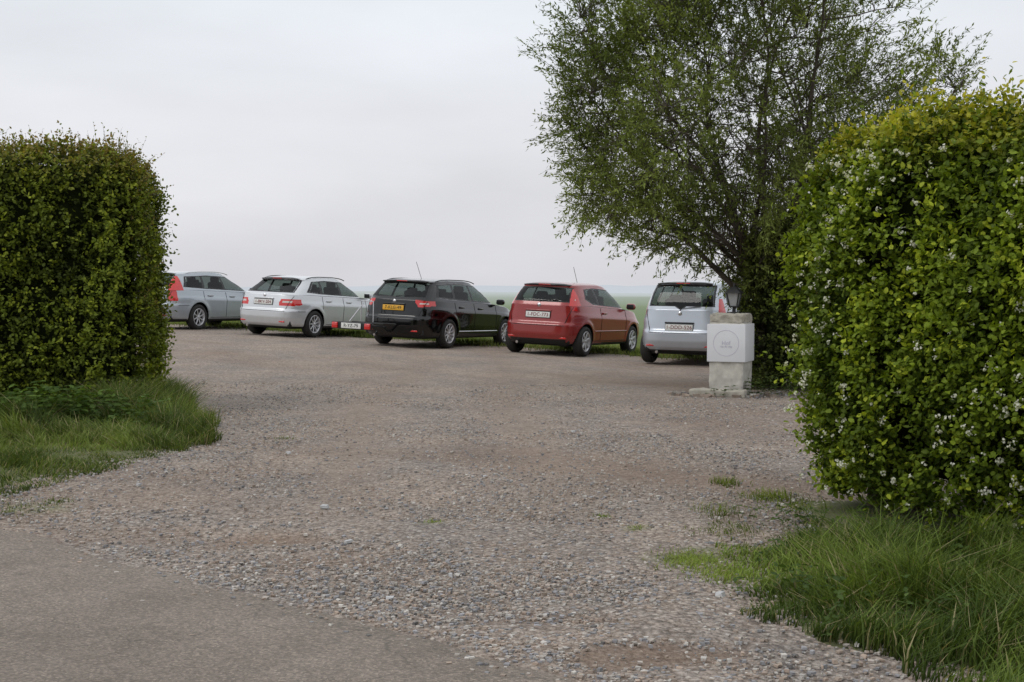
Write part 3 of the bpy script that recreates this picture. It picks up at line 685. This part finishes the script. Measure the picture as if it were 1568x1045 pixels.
def hedge(name,A,u,Ln,Th,Ht,z0,nsh,leafL,pal,bulge=.15,lumps=.07,tipcol=None,top_shoot=.25,flowers=0,seed=0,ends=(1,0),leaves_per=13,topn=900,tipfall=.3,rnd=.32,youngp=(.06,.22),corez=.14):
    u=np.array([u[0],u[1],0.]);u/=np.linalg.norm(u);v=np.array([-u[1],u[0],0.])
    if v[1]<0: v=-v
    A=np.array([A[0],A[1],0.]);up=np.array([0,0,1.])
    par=empty(name)
    def surf(kind,n):
        a=RNG.uniform(0,Ln,n);zz=z0+(Ht-z0)*RNG.random(n);b_=RNG.uniform(0,Th,n)
        bl=bulge*np.sin(math.pi*np.clip((zz-z0)/(Ht-z0),0,1)**.8)**.8
        if kind=='front': P=A+u*a[:,None]-v*bl[:,None]+up*zz[:,None];Nn=np.tile(-v,(n,1))
        elif kind=='end0': P=A+v*b_[:,None]-u*bl[:,None]+up*zz[:,None];Nn=np.tile(-u,(n,1))
        elif kind=='end1': P=A+u*Ln+v*b_[:,None]+u*bl[:,None]+up*zz[:,None];Nn=np.tile(u,(n,1))
        elif kind=='back': P=A+u*a[:,None]+v*(Th+bl)[:,None]+up*zz[:,None];Nn=np.tile(v,(n,1))
        else: P=A+u*a[:,None]+v*b_[:,None]+up*Ht;Nn=np.tile(up,(n,1))
        lp=P-A;la=lp@u;lb=lp@v;lz=lp[:,2];c=np.array([np.clip(la,rnd,Ln-rnd),np.clip(lb,rnd,Th-rnd),np.clip(lz,z0+.12,Ht-rnd*.8)])
        q=np.stack([la,lb,lz],1)-c.T
        nl=norm(q+1e-6);Nn=norm(Nn+.8*(nl[:,0:1]*u+nl[:,1:2]*v+nl[:,2:3]*up))
        cl=np.linalg.norm(q,axis=1);lim=rnd+bl*.9 if kind!='top' else rnd;sc=np.where(cl>lim,lim/cl,1)
        lp2=c.T+q*sc[:,None];P=A+lp2[:,0:1]*u+lp2[:,1:2]*v+lp2[:,2:3]*up
        return P,Nn
    ks=[('front',.58*Ln*Ht),('top',.4*Ln*Th)]+([('end0',.9*Th*Ht)] if ends[0] else [])+([('end1',.8*Th*Ht)] if ends[1] else [])+[('back',.10*Ln*Ht)]
    tot=sum(a for _,a in ks);PP=[];NN=[]
    for kd,a in ks:
        p,q=surf(kd,int(nsh*a/tot));PP.append(p);NN.append(q)
    P=np.concatenate(PP);Nn=np.concatenate(NN);n=len(P)
    lump=nz(P,2.6,seed)*lumps*.5+nz(P,7.0,seed+2)*lumps*.6+nz(P,16,seed+4)*lumps*.4
    lump=np.clip(lump,-.09,.13)
    clump=np.clip(.5+.4*nz(P,2.2,seed+1)+.45*nz(P,8,seed+3),0,1)
    hole=nz(P,6.5,seed+6)+.5*nz(P,13,seed+5)
    P=P+Nn*(lump+RNG.normal(0,.02,n)-.02)[:,None]
    kp=(hole>-1.1)|(RNG.random(n)<.4);P,Nn,clump,lump=P[kp],Nn[kp],clump[kp],lump[kp];n=len(P)
    sl=RNG.uniform(.09,.18,n)*(1+.8*(RNG.random(n)<.08))
    sd=norm(Nn*.75+up*.45+RNG.normal(0,.5,(n,3)))
    istop=P[:,2]>Ht-.12
    sl=np.where(istop,sl*RNG.uniform(.8,1.3,n),sl)
    k_=leaves_per
    t=np.linspace(-.2,1,k_)[None]+RNG.normal(0,.04,(n,k_))
    C=P[:,None]+sd[:,None]*(sl[:,None]*t)[...,None]+RNG.normal(0,.014,(n,k_,3))
    D=sd[:,None]*.5+RNG.normal(0,.75,(n,k_,3))+up*.1
    NL=up*.75+Nn[:,None]*.5+RNG.normal(0,.40,(n,k_,3))
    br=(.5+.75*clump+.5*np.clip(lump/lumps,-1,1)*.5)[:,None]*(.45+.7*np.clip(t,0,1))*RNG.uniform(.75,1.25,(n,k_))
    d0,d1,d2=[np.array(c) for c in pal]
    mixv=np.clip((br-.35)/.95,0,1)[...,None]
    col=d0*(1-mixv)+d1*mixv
    young=(RNG.random((n,1))<youngp[0]+youngp[1]*clump[:,None]**2)&(t>.45)
    col=np.where(young[...,None],d2*RNG.uniform(.75,1.15,(n,k_,1)),col)
    if tipcol is not None:
        hz=np.clip((P[:,2]-(Ht-tipfall))/tipfall,0,1)[:,None]*(RNG.random((n,k_))<.7)*np.clip(t,0,1)
        col=col*(1-hz[...,None])+np.array(tipcol)*RNG.uniform(.7,1.3,(n,k_,1))*hz[...,None]
    m_=n*k_
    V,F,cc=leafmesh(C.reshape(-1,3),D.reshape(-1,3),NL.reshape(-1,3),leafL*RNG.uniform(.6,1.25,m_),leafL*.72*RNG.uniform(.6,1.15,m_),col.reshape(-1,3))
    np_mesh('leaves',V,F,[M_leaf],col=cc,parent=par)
    paths=[];Cs=[];Ds=[];
    p,q=surf('top',topn)
    if ends[0] or ends[1]:
        p2,q2=surf('end0' if ends[0] else 'end1',topn//3);p=np.concatenate([p,p2]);q=np.concatenate([q,q2])
    for a_,b_ in zip(p,q):
        L_=top_shoot*random.uniform(.3,1.1)*(1.5 if random.random()<.08 else 1);d_=b_*.8+up*.7+RNG.normal(0,.3,3);d_/=np.linalg.norm(d_)
        pts=[a_-d_*.05+d_*L_*s_+up*(.0+.03*s_*s_)+RNG.normal(0,.006,3) for s_ in np.linspace(0,1,4)]
        paths.append((pts,[.0025,.002,.0016,.001]))
        for s_ in np.linspace(.1,1,9): Cs.append(pts[0]+(pts[-1]-pts[0])*s_);Ds.append(d_*.5+RNG.normal(0,.6,3))
    tubes_mesh('shoots',paths,M_bark,par,3)
    Cs=np.array(Cs);Ds=np.array(Ds);m_=len(Cs)
    tc_=np.array(tipcol if tipcol is not None else d2)
    mm_=RNG.random((m_,1));V,F,cc=leafmesh(Cs,Ds,rv(m_)+up,leafL*.7*RNG.uniform(.6,1.1,m_),leafL*.42,(tc_*mm_+d1*(1-mm_))*RNG.uniform(.7,1.15,(m_,1)))
    np_mesh('shoot_leaves',V,F,[M_leaf],col=cc,parent=par)
    # dark twiggy inside, following the same rounded outline
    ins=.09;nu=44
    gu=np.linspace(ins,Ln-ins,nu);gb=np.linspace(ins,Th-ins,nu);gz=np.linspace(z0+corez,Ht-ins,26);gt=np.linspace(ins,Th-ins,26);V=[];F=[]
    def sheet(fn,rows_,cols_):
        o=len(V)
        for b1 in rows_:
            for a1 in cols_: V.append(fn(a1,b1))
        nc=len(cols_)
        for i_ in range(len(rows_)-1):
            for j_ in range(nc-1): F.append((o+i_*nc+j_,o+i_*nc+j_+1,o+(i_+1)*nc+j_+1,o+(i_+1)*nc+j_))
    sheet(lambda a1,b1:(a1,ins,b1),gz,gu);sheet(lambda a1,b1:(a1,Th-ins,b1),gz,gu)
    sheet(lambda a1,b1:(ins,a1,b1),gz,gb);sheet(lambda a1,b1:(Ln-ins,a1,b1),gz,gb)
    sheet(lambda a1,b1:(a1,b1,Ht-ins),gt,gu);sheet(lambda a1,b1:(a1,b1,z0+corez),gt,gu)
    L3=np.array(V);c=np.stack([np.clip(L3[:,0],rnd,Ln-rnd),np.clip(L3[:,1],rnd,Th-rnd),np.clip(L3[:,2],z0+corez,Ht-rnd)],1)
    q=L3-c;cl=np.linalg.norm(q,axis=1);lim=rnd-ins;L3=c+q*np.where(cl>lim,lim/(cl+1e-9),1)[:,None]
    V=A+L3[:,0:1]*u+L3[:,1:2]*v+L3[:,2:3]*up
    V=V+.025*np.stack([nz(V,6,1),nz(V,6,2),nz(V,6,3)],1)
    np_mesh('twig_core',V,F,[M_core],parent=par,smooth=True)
    paths=[]
    for a1 in np.arange(.18,Ln,.42):
        b0=A+u*(a1+random.uniform(-.08,.08))+v*(Th*.2+random.uniform(-.1,.12));r_=random.uniform(.03,.06)
        pts=[b0+np.array([random.uniform(-.03,.03)*k2,random.uniform(-.03,.03)*k2,.2*k2-.05]) for k2 in range(5)]
        paths.append((pts,[r_*1.25,r_,r_*.9,r_*.85,r_*.8]))
    tubes_mesh('stems',paths,M_bark,par,8)
    if flowers:
        p,q=surf('front',flowers*5)
        w=.5+.5*nz(p,2.5,seed+5);p=p[RNG.random(len(p))<.10+w**2*.3]
        pc=[];pn=[]
        for a_ in p[:flowers]:
            nn_=-v*.8-u*.2;
            if random.random()<.30:
                kf=random.randint(10,24);R_=random.uniform(.018,.036)
            else: kf=random.randint(3,8);R_=random.uniform(.007,.018)
            lmp=float(np.clip(nz(a_[None],7.0,seed+2)[0]*lumps*.6,-.1,.13))
            cpos=a_+nn_*(.14+lmp+.06*random.random());
            for _ in range(kf):
                o_=RNG.normal(0,1,3);o_/=np.linalg.norm(o_);pc.append(cpos+o_*R_*random.uniform(.4,1));pn.append(o_+nn_*.8)
        pc=np.array(pc);pn=np.array(pn);m_=len(pc);dd_=rv(m_)
        V,F,cc=leafmesh(pc,dd_,pn,.013,.015,np.array([.72,.72,.62])*RNG.uniform(.8,1.05,(m_,1)))
        np_mesh('blossom',V,F,[M_petal],col=cc,parent=par)
    return par

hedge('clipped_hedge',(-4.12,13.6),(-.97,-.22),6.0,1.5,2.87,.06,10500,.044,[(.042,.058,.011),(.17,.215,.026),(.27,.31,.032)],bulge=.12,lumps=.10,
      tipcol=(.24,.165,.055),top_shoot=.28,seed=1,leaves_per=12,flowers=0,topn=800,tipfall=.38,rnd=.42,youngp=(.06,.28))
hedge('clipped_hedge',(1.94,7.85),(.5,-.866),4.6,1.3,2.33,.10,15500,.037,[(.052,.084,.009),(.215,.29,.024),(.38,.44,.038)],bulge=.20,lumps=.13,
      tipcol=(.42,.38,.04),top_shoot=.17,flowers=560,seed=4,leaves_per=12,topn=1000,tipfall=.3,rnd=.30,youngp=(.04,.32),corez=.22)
hedge('dense_shrub',(3.52,17.5),(1,-.15),3.2,2.0,2.25,.0,3300,.055,[(.028,.038,.010),(.11,.14,.03),(.17,.21,.045)],bulge=.1,lumps=.2,seed=2,leaves_per=11,topn=300,top_shoot=.4)

# ---- willow tree
def tree(base):
    par=empty('willow_tree');cen=np.array([base[0]+.10,base[1],4.05]);rad=np.array([3.0,2.4,2.9])
    def envv(P):
        q=(P-cen)/rad;q=q*np.where(P[...,0:1]<cen[0],np.array([.885,1,1]),np.array([1.10,1,1]))
        r_=np.linalg.norm(q,axis=-1)+.09*nz(P,1.3,2)+.07*nz(P,3.2,5)
        low=np.where(P[...,0]>3.3,1.35,1.72+np.clip(2.9-P[...,0],0,3)*.42)
        return np.where(P[...,2]<low,r_+2*(low-P[...,2]),r_)
    def env(p): return float(envv(np.array(p)[None])[0])
    paths=[];nodes=[]
    def grow(p,d,Ln,r,nst,droop,lim=1.0):
        pts=[p.copy()];d=d.copy()
        for i_ in range(nst):
            d=d+RNG.normal(0,.13,3)+np.array([0,0,droop]);d/=np.linalg.norm(d);p=p+d*Ln/nst;pts.append(p.copy())
            if p[2]>1.7 and env(p)>lim: break
        m_=len(pts);paths.append((pts,[r*(1-.8*i_/nst) for i_ in range(m_)]));return pts,d
    def above(pts):   # limbs must climb clear of the cars' roof line
        return all(p[2]>1.45+.42*max(0,2.9-p[0]) for p in pts if p[0]<3.1)
    b=np.array([base[0],base[1],-.05])
    stems=[(-1.35,.1,1.9,.85),(-.75,-.5,2.6,.9),(-.3,.6,3.0,1.),(.25,-.4,3.0,1.),(.9,.2,2.5,.95),(1.6,-.3,1.9,.9),(-1.9,-.1,2.0,.9),(-.1,1.2,2.2,.8),(-1.0,.9,2.2,.85),(.6,-1.0,2.0,.85),(2.0,.5,1.6,.8),(-1.7,.3,1.7,.85),(-1.3,-.8,1.9,.8),(1.2,.3,3.0,1.0),(.7,-.5,3.4,1.0)]
    trunk=[b,b+np.array([.02,0,.35]),b+np.array([-.03,0,.75]),b+np.array([-.02,0,1.1])]
    paths.append((trunk,[.19,.15,.13,.12]))
    t2=[b+np.array([.22,.1,0]),b+np.array([.3,.1,.5]),b+np.array([.28,.05,1.2])];paths.append((t2,[.12,.10,.09]))
    for k_,(dx,dy,dz,sc) in enumerate(stems):
        st=trunk[-1] if k_%3 else t2[-1]
        st=st-np.array([0,0,random.uniform(0,.2)])
        d=np.array([dx,dy,dz]);d/=np.linalg.norm(d)
        for tr_ in range(12):
            pts,_=grow(st,d,5.2*sc,.050,12,.015,.94)
            if above(pts): break
            paths.pop();pts=None
        if pts is None: continue
        nodes+=pts[2:]
        for j in range(2,len(pts)):
            for _ in range(3):
                t_=norm(pts[j]-pts[j-1]);o=norm(RNG.normal(size=3)+np.array([0,0,.1]));dd=norm(t_*.55+o*.9)
                pp,_=grow(pts[j]+(pts[j-1]-pts[j])*random.random(),dd,random.uniform(.7,1.6),.013,6,.02,.95)
                if pp[-1][2]<1.6 or not above(pp[1:]): paths.pop();continue
                nodes+=pp[1:]
    tubes_mesh('trunk_and_limbs',[pq for pq in paths if len(pq[0])>1],M_bark,par,6)
    nodes=np.array(nodes)
    P=cen+RNG.uniform(-1.25,1.25,(70000,3))*rad
    e=envv(P);cl=nz(P,1.6,4)+.9*nz(P,3.8,1)
    ok=(e<.99)&(RNG.random(len(P))<(.15+.85*np.clip((e-.4)/.5,0,1)))&(cl>-.42-.5*(P[:,0]>3.4))
    P=P[ok][:7200];D=[];Q=[]
    for p in P:
        dd=np.linalg.norm(nodes-p,axis=1);i_=int(np.argmin(dd+.2*np.maximum(0,nodes[:,2]-p[2])));Q.append(nodes[i_]);D.append(dd[i_])
    Q=np.array(Q);D=np.array(D);kp=D<.62;P,Q=P[kp],Q[kp];n=len(P)
    tw=[]
    for p,q in zip(P,Q):
        mid=(p+q)/2+RNG.normal(0,.04,3);tw.append(([q,mid,p],[.005,.0035,.0022]))
    out=norm(P-Q);rad_o=norm((P-cen)/rad)
    D=norm(out*.6+rad_o*.7+np.array([0,0,.35])+RNG.normal(0,.38,(n,3)));L_=RNG.uniform(.22,.58,n)
    k_=26
    t=np.linspace(-.15,1,k_)[None]+RNG.normal(0,.02,(n,k_))
    bend=np.array([0,0,-.12])
    C=P[:,None]+D[:,None]*(L_[:,None]*t)[...,None]+bend*(t**2)[...,None]*L_[:,None,None]+RNG.normal(0,.020,(n,k_,3))
    DD=D[:,None]*.75+RNG.normal(0,.55,(n,k_,3))+np.array([0,0,-.10]);NL=np.array([0,0,1.])+RNG.normal(0,.6,(n,k_,3))
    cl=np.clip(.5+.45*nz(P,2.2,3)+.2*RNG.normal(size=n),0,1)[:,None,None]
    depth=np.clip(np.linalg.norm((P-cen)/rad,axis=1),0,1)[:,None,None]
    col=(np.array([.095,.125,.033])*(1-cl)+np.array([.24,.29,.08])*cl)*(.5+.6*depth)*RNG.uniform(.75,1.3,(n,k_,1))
    m_=n*k_
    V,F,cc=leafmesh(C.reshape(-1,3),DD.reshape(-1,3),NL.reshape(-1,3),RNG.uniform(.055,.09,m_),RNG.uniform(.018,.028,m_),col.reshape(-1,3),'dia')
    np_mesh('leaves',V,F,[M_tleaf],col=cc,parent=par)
    tubes_mesh('twigs',tw+[([p,p+d*l*.5,p+d*l+np.array([0,0,-.1*l])],[.0035,.0025,.0015]) for p,d,l in zip(P,D,L_)],M_bark,par,3)
tree((3.75,18.4))

# ------------------------------------------------------------------ grass
def grass(name,x,y,h,w,col,lean=.35,parent=None):
    n=len(x);b=np.stack([x,y,hfun(x,y)-.01],1);a=RNG.uniform(0,6.28,n)*.6+3*nz(np.stack([x,y,0*x],1),3,4);ld=np.stack([np.cos(a),np.sin(a),0*a],1)*(RNG.uniform(.1,1,n)*lean*h)[:,None]
    sa=RNG.uniform(0,6.28,n);sd=np.stack([np.cos(sa),np.sin(sa),0*sa],1)*w[:,None]
    up=np.array([0,0,1.])
    V=np.stack([b-sd,b+sd,b+ld*.3+up*(h*.55)[:,None]+sd*.8,b+ld*.3+up*(h*.55)[:,None]-sd*.8,b+ld*1.15+up*(h*.92)[:,None]+sd*.1,b+ld*1.15+up*(h*.92)[:,None]-sd*.1],1)
    F=(np.array([(0,1,2,3),(3,2,4,5)])[None]+(np.arange(n)*6)[:,None,None]).reshape(-1,4)
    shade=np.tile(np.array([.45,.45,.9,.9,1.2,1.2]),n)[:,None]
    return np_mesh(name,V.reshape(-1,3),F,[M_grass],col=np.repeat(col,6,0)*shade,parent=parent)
def sample(poly,n):
    p=np.array(poly);x=RNG.uniform(p[:,0].min(),p[:,0].max(),n);y=RNG.uniform(p[:,1].min(),p[:,1].max(),n);P_=np.stack([x,y,0*x],1)
    k_=pip(poly,x+.14*nz(P_,4,2)+.07*nz(P_,14,3),y+.14*nz(P_,4,3)+.05*nz(P_,11,1));return x[k_],y[k_]
def gcol(n,P_,a,b_):
    t=np.clip(.42+.5*nz(P_,1.8,2)+.3*nz(P_,6,1)+RNG.normal(0,.28,n),0,1)[:,None];c=np.array(a)*(1-t)+np.array(b_)*t
    dry=RNG.random(n)<.09;c[dry]=(.32,.28,.15);return c
RV=[(1.50,7.9),(1.50,7.2),(1.28,6.75),(1.02,5.9),(.98,5.3),(1.15,4.8),(1.5,4.2),(2.2,3.2),(6,3.0),(6,5),(2.6,8.4),(1.9,8.3)]
x,y=sample(RV,150000);P_=np.stack([x,y,0*x],1)
dE,_,_=pclosest(RV,x,y)
tuft=np.clip(.5+.65*nz(P_,3.2,5)+.5*nz(P_,9,1),.06,1.8)
kp=RNG.random(len(x))<np.clip(.25+.6*tuft+.6*smooth01((dE-.1)/.5),0,1)*np.where(y>7.0,.4,1);x,y,P_,dE,tuft=x[kp],y[kp],P_[kp],dE[kp],tuft[kp]
hd_=np.clip((x-1.94)*.866+(y-7.85)*.5,-1.2,0)      # distance in front of the hedge line (negative)
h=(.03+.13*smooth01(dE/.75)+.09*smooth01((5.6-y)/1.2))*RNG.uniform(.4,1.3,len(x))*(.4+.8*tuft)*np.where(y>7.1,.6,1)
h=h*(.55+.45*smooth01(-hd_/.5))
tall=RNG.random(len(x))<.02;h=np.where(tall&(dE>.3),h*1.5+.07,h)
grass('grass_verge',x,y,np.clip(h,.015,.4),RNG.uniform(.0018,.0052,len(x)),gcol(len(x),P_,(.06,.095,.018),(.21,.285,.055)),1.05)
LV=[(-3.5,8.25),(-3.3,8.9),(-3.1,9.7),(-2.7,11.0),(-3.05,12.6),(-3.7,14.0),(-4.3,16),(-10,16),(-10,11.8),(-6,9.9),(-4.4,8.8)]
x,y=sample(LV,210000);P_=np.stack([x,y,0*x],1);dE,_,_=pclosest(LV,x,y)
tuft=np.clip(.5+.6*nz(P_,2.6,5)+.45*nz(P_,8,1),.08,1.6)
kp=(RNG.random(len(x))<np.clip(.35+.5*tuft+.4*smooth01((dE-.1)/.6),0,1))&(x>-6.6);x,y,P_,dE,tuft=x[kp],y[kp],P_[kp],dE[kp],tuft[kp]
h=(.03+.05*smooth01(dE/.8)+.20*smooth01((y-10.2)/2))*RNG.uniform(.4,1.3,len(x))*(.4+.8*tuft)
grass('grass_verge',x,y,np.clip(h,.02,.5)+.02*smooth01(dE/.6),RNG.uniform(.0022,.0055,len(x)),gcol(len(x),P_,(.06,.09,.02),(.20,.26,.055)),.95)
n=30000;t=RNG.random(n);x=-14+22*t;y=36.6-.56*(x+14)+RNG.normal(0,.5,n)+RNG.random(n)*4-.3;P_=np.stack([x,y,0*x],1)
grass('grass_strip',x,y,RNG.uniform(.05,.16,n),RNG.uniform(.004,.008,n),gcol(n,P_,(.10,.14,.03),(.22,.27,.08)),.6)
M_soil=simple('verge_soil',(.11,.115,.05),1,var=.55,scale=14,bump=.5)
for nm,pl in (('verge_soil',RV),('verge_soil',LV)):
    p=np.array(pl);gx_=np.arange(p[:,0].min(),p[:,0].max(),.06);gy_=np.arange(p[:,1].min(),p[:,1].max(),.06);X_,Y_=np.meshgrid(gx_,gy_)
    Pq=np.stack([X_,Y_,0*X_],-1);d_,_,_=pclosest(pl,X_,Y_);ins_=pip(pl,X_,Y_);Z_=hfun(X_,Y_)+np.where(ins_,-.012+.030*smooth01(d_/.6)+.008*nz(Pq,4,1)*smooth01(d_/.3),-.03)
    id_=np.arange(X_.size).reshape(X_.shape);F=np.stack([id_[:-1,:-1],id_[:-1,1:],id_[1:,1:],id_[1:,:-1]],-1).reshape(-1,4)
    F=F[ins_.ravel()[F[:,0]]|ins_.ravel()[F[:,2]]]
    V=np.stack([X_.ravel(),Y_.ravel(),Z_.ravel()],1);used=np.unique(F);rm=np.full(len(V),-1);rm[used]=np.arange(len(used))
    np_mesh(nm,V[used],rm[F],[M_soil],smooth=True)
xs_=[];ys_=[];hs=[]
for (cx_,cy_,r_,nn_,hh) in [(.93,6.32,.15,1300,.03),(1.02,6.0,.12,600,.03),(.75,7.2,.06,160,.022),(1.55,8.9,.09,160,.05),(1.75,8.3,.16,350,.05),(-.48,7.4,.05,80,.02),(-2.15,11.6,.08,100,.025),(-3.45,7.8,.3,900,.03),(-3.9,7.95,.3,800,.04),(.55,7.6,.05,60,.02),(1.25,7.1,.18,300,.04),(1.3,7.7,.14,130,.06),(-3.0,8.1,.1,120,.03)]:
    xs_.append(RNG.normal(cx_,r_*.6,nn_));ys_.append(RNG.normal(cy_,r_*.8,nn_));hs.append(hh*RNG.uniform(.5,1.4,nn_))
x=np.concatenate(xs_);y=np.concatenate(ys_);h=np.concatenate(hs);P_=np.stack([x,y,0*x],1)
grass('weed_tufts',x,y,h,np.full(len(x),.0028),gcol(len(x),P_,(.09,.13,.02),(.24,.31,.06)),.95)
def nettles(name,spots,Lf,c0,c1):
    C=[];D=[];
    for cx_,cy_,r_,nn_,hh in spots:
        for _ in range(nn_):
            px_,py_=random.gauss(cx_,r_),random.gauss(cy_,r_*.6);hgt=hh*random.uniform(.6,1.15);ln=RNG.normal(0,.12,2)
            for k_ in range(int(hgt/.045)):
                zz=.04+k_*.045
                a0=random.uniform(0,6.28)
                for s_ in range(3):
                    a1=a0+s_*2.1;C.append((px_+ln[0]*zz,py_+ln[1]*zz,zz));D.append((math.cos(a1),math.sin(a1),.25-.5*random.random()))
    C=np.array(C);D=np.array(D);m_=len(C);t=RNG.random((m_,1))*np.clip(C[:,2:]/.4,.2,1)
    V,F,cc=leafmesh(C,D,np.array([0,0,1.])+RNG.normal(0,.3,(m_,3)),Lf*RNG.uniform(.6,1.2,m_),Lf*.5,np.array(c0)*(1-t)+np.array(c1)*t)
    np_mesh(name,V,F,[M_leaf],col=cc)
nettles('nettle_patch',[(-4.7,12.3,.35,60,.42),(-5.4,12.0,.4,50,.35),(-4.0,12.7,.25,40,.34),(-3.7,12.2,.25,22,.2)],.09,(.045,.08,.018),(.14,.22,.045))
nettles('nettle_patch',[(1.7,7.4,.16,20,.12),(2.0,6.8,.15,22,.14),(2.3,6.1,.2,26,.16),(1.5,6.3,.25,26,.12),(1.5,5.5,.25,26,.15),(1.9,5.0,.25,24,.2)],.042,(.045,.08,.018),(.17,.25,.05))

# ------------------------------------------------------------------ gate pillar with lantern
pl=empty('gate_pillar',(2.93,16.6,H(2.93,16.6)));pl.rotation_euler=(0,0,math.radians(-24))
M_white=simple('weathered_whitewash',(.48,.46,.41),.9,var=.45,scale=9,bump=.6)
M_whitec=simple('white_paint_panel',(.68,.69,.71),.7,var=.06,scale=5,bump=.1)
M_stonec=simple('rough_stone',(.38,.355,.30),.95,var=.5,scale=12,bump=.9)
def rough(o,amp,sub=5):
    s=o.modifiers.new('s','SUBSURF');s.subdivision_type='SIMPLE';s.levels=sub;s.render_levels=sub
    tx=bpy.data.textures.new('t','CLOUDS');tx.noise_scale=.12;d=o.modifiers.new('d','DISPLACE');d.texture=tx;d.strength=amp;d.mid_level=.5
o=box('shaft',(.47,.47,.98),(0,0,.48),M_white,pl,.02);rough(o,.03)
o=box('cap_block',(.46,.46,.13),(0,0,1.02),M_stonec,pl,.02);rough(o,.06)
box('white_panel',(.515,.515,.50),(0,0,.70),M_whitec,pl,.006)
M_logo=simple('logo_ink',(.50,.49,.58),.7)
tube('logo_ring',[(.17*math.cos(a),-.2580,.70+.17*math.sin(a)) for a in np.linspace(0,2*math.pi,40)[:-1]],.0028,M_logo,pl,True)
for tx,zz,sz in(('Hof',.70,.075),('van de weg',.655,.035)):
    cu=bpy.data.curves.new('logo_text','FONT');cu.body=tx;cu.size=sz;cu.align_x='CENTER';cu.align_y='CENTER';cu.extrude=.001;cu.materials.append(M_logo)
    t=link(bpy.data.objects.new('logo_text',cu));t.parent=pl;t.location=(0,-.2595,zz);t.rotation_euler=(math.pi/2,0,0)
o=box('base_slab',(.74,.22,.10),(-.06,-.42,.05),M_stonec,pl,.02);rough(o,.03,4)
M_iron=simple('black_iron',(.012,.012,.013),.5)
M_lglass=simple('lantern_pane',(.30,.31,.31),.15,coat=1)
lz=1.08
box('lantern_base',(.16,.16,.03),(.04,0,lz+.015),M_iron,pl,.005)
tube('lantern_stem',[(.04,0,lz),(.04,0,lz+.1)],.025,M_iron,pl)
box('lantern_tray',(.12,.12,.02),(.04,0,lz+.10),M_iron,pl,.004)
box('lantern_glass',(.095,.095,.17),(.04,0,lz+.195),M_lglass,pl,0,taper=(1.6,1.6))
for sx in(-1,1):
    for sy in(-1,1): tube('lantern_bar',[(.04+sx*.05,sy*.05,lz+.11),(.04+sx*.082,sy*.082,lz+.28)],.009,M_iron,pl)
box('lantern_roof',(.22,.22,.08),(.04,0,lz+.32),M_iron,pl,.003,taper=(.3,.3))
tube('lantern_finial',[(.04,0,lz+.35),(.04,0,lz+.41)],.014,M_iron,pl)
n=70;a=RNG.uniform(2.6,6.6,n);rr_=RNG.uniform(.38,.72,n);x=2.95+rr_*np.cos(a)*1.25;y=16.5+rr_*np.sin(a)*.7
stones('border_rocks',x,y,RNG.uniform(.04,.085,n),stonecol(n)*.8,M_stone)
nettles('planted_flowers',[(2.75,16.15,.12,14,.12),(3.25,16.3,.2,30,.22),(3.6,16.5,.2,30,.3)],.045,(.04,.06,.018),(.12,.17,.04))

# ------------------------------------------------------------------ sky and light
w=bpy.data.worlds.new('World');scene.world=w;w.use_nodes=True;nt=w.node_tree;N=nt.nodes.new;Lk=nt.links.new
bg=nt.nodes['Background'];bg.inputs['Strength'].default_value=.1
sk=N('ShaderNodeTexSky');sk.sky_type='NISHITA';sk.sun_disc=False;sk.sun_elevation=math.radians(50);sk.sun_rotation=math.radians(-60)
hs=N('ShaderNodeHueSaturation');hs.inputs['Saturation'].default_value=.25;Lk(sk.outputs[0],hs.inputs['Color'])
tc=N('ShaderNodeTexCoord');sp=N('ShaderNodeSeparateXYZ');Lk(tc.outputs['Generated'],sp.inputs[0])
nn=N('ShaderNodeTexNoise');nn.inputs['Scale'].default_value=2.4;nn.inputs['Detail'].default_value=6;nn.inputs['Roughness'].default_value=.5
mp=N('ShaderNodeMapping');mp.inputs['Scale'].default_value=(1,1,3.5);Lk(tc.outputs['Generated'],mp.inputs[0]);Lk(mp.outputs[0],nn.inputs['Vector'])
r=N('ShaderNodeValToRGB');e=r.color_ramp.elements
e[0].position=0;e[0].color=(.69,.69,.725,1);e[1].position=1;e[1].color=(.93,.95,.99,1)
for p_,c in((.05,(.74,.74,.775)),(.12,(.80,.805,.845)),(.22,(.80,.84,.89))):
    q=e.new(p_);q.color=(*c,1)
Lk(sp.outputs['Z'],r.inputs[0])
cr=N('ShaderNodeMapRange');cr.inputs['From Min'].default_value=.3;cr.inputs['From Max'].default_value=.7;cr.inputs['To Min'].default_value=9.1;cr.inputs['To Max'].default_value=11.1;Lk(nn.outputs['Fac'],cr.inputs['Value'])
vm=N('ShaderNodeVectorMath');vm.operation='SCALE';Lk(r.outputs[0],vm.inputs[0]);Lk(cr.outputs[0],vm.inputs['Scale'])
mx=N('ShaderNodeMix');mx.data_type='RGBA';mx.inputs[0].default_value=.93;Lk(hs.outputs[0],mx.inputs[6]);Lk(vm.outputs[0],mx.inputs[7])
Lk(mx.outputs[2],bg.inputs['Color'])
sl=bpy.data.lights.new('sun','SUN');sl.energy=.9;sl.angle=math.radians(25);sl.color=(1,.97,.93)
so=link(bpy.data.objects.new('sun',sl));so.rotation_euler=(math.radians(40),0,math.radians(-60+0))

cam=bpy.data.cameras.new('camera');cam.lens=36*1900/1568;cam.sensor_width=36;cam.clip_end=8000;cam.clip_start=.05
co=link(bpy.data.objects.new('camera',cam));co.location=(0,0,CAMH);co.rotation_euler=(math.radians(90)-math.atan(79.5/1900),0,0)
scene.camera=co
scene.view_settings.view_transform='Standard';scene.view_settings.look='None';scene.view_settings.exposure=0
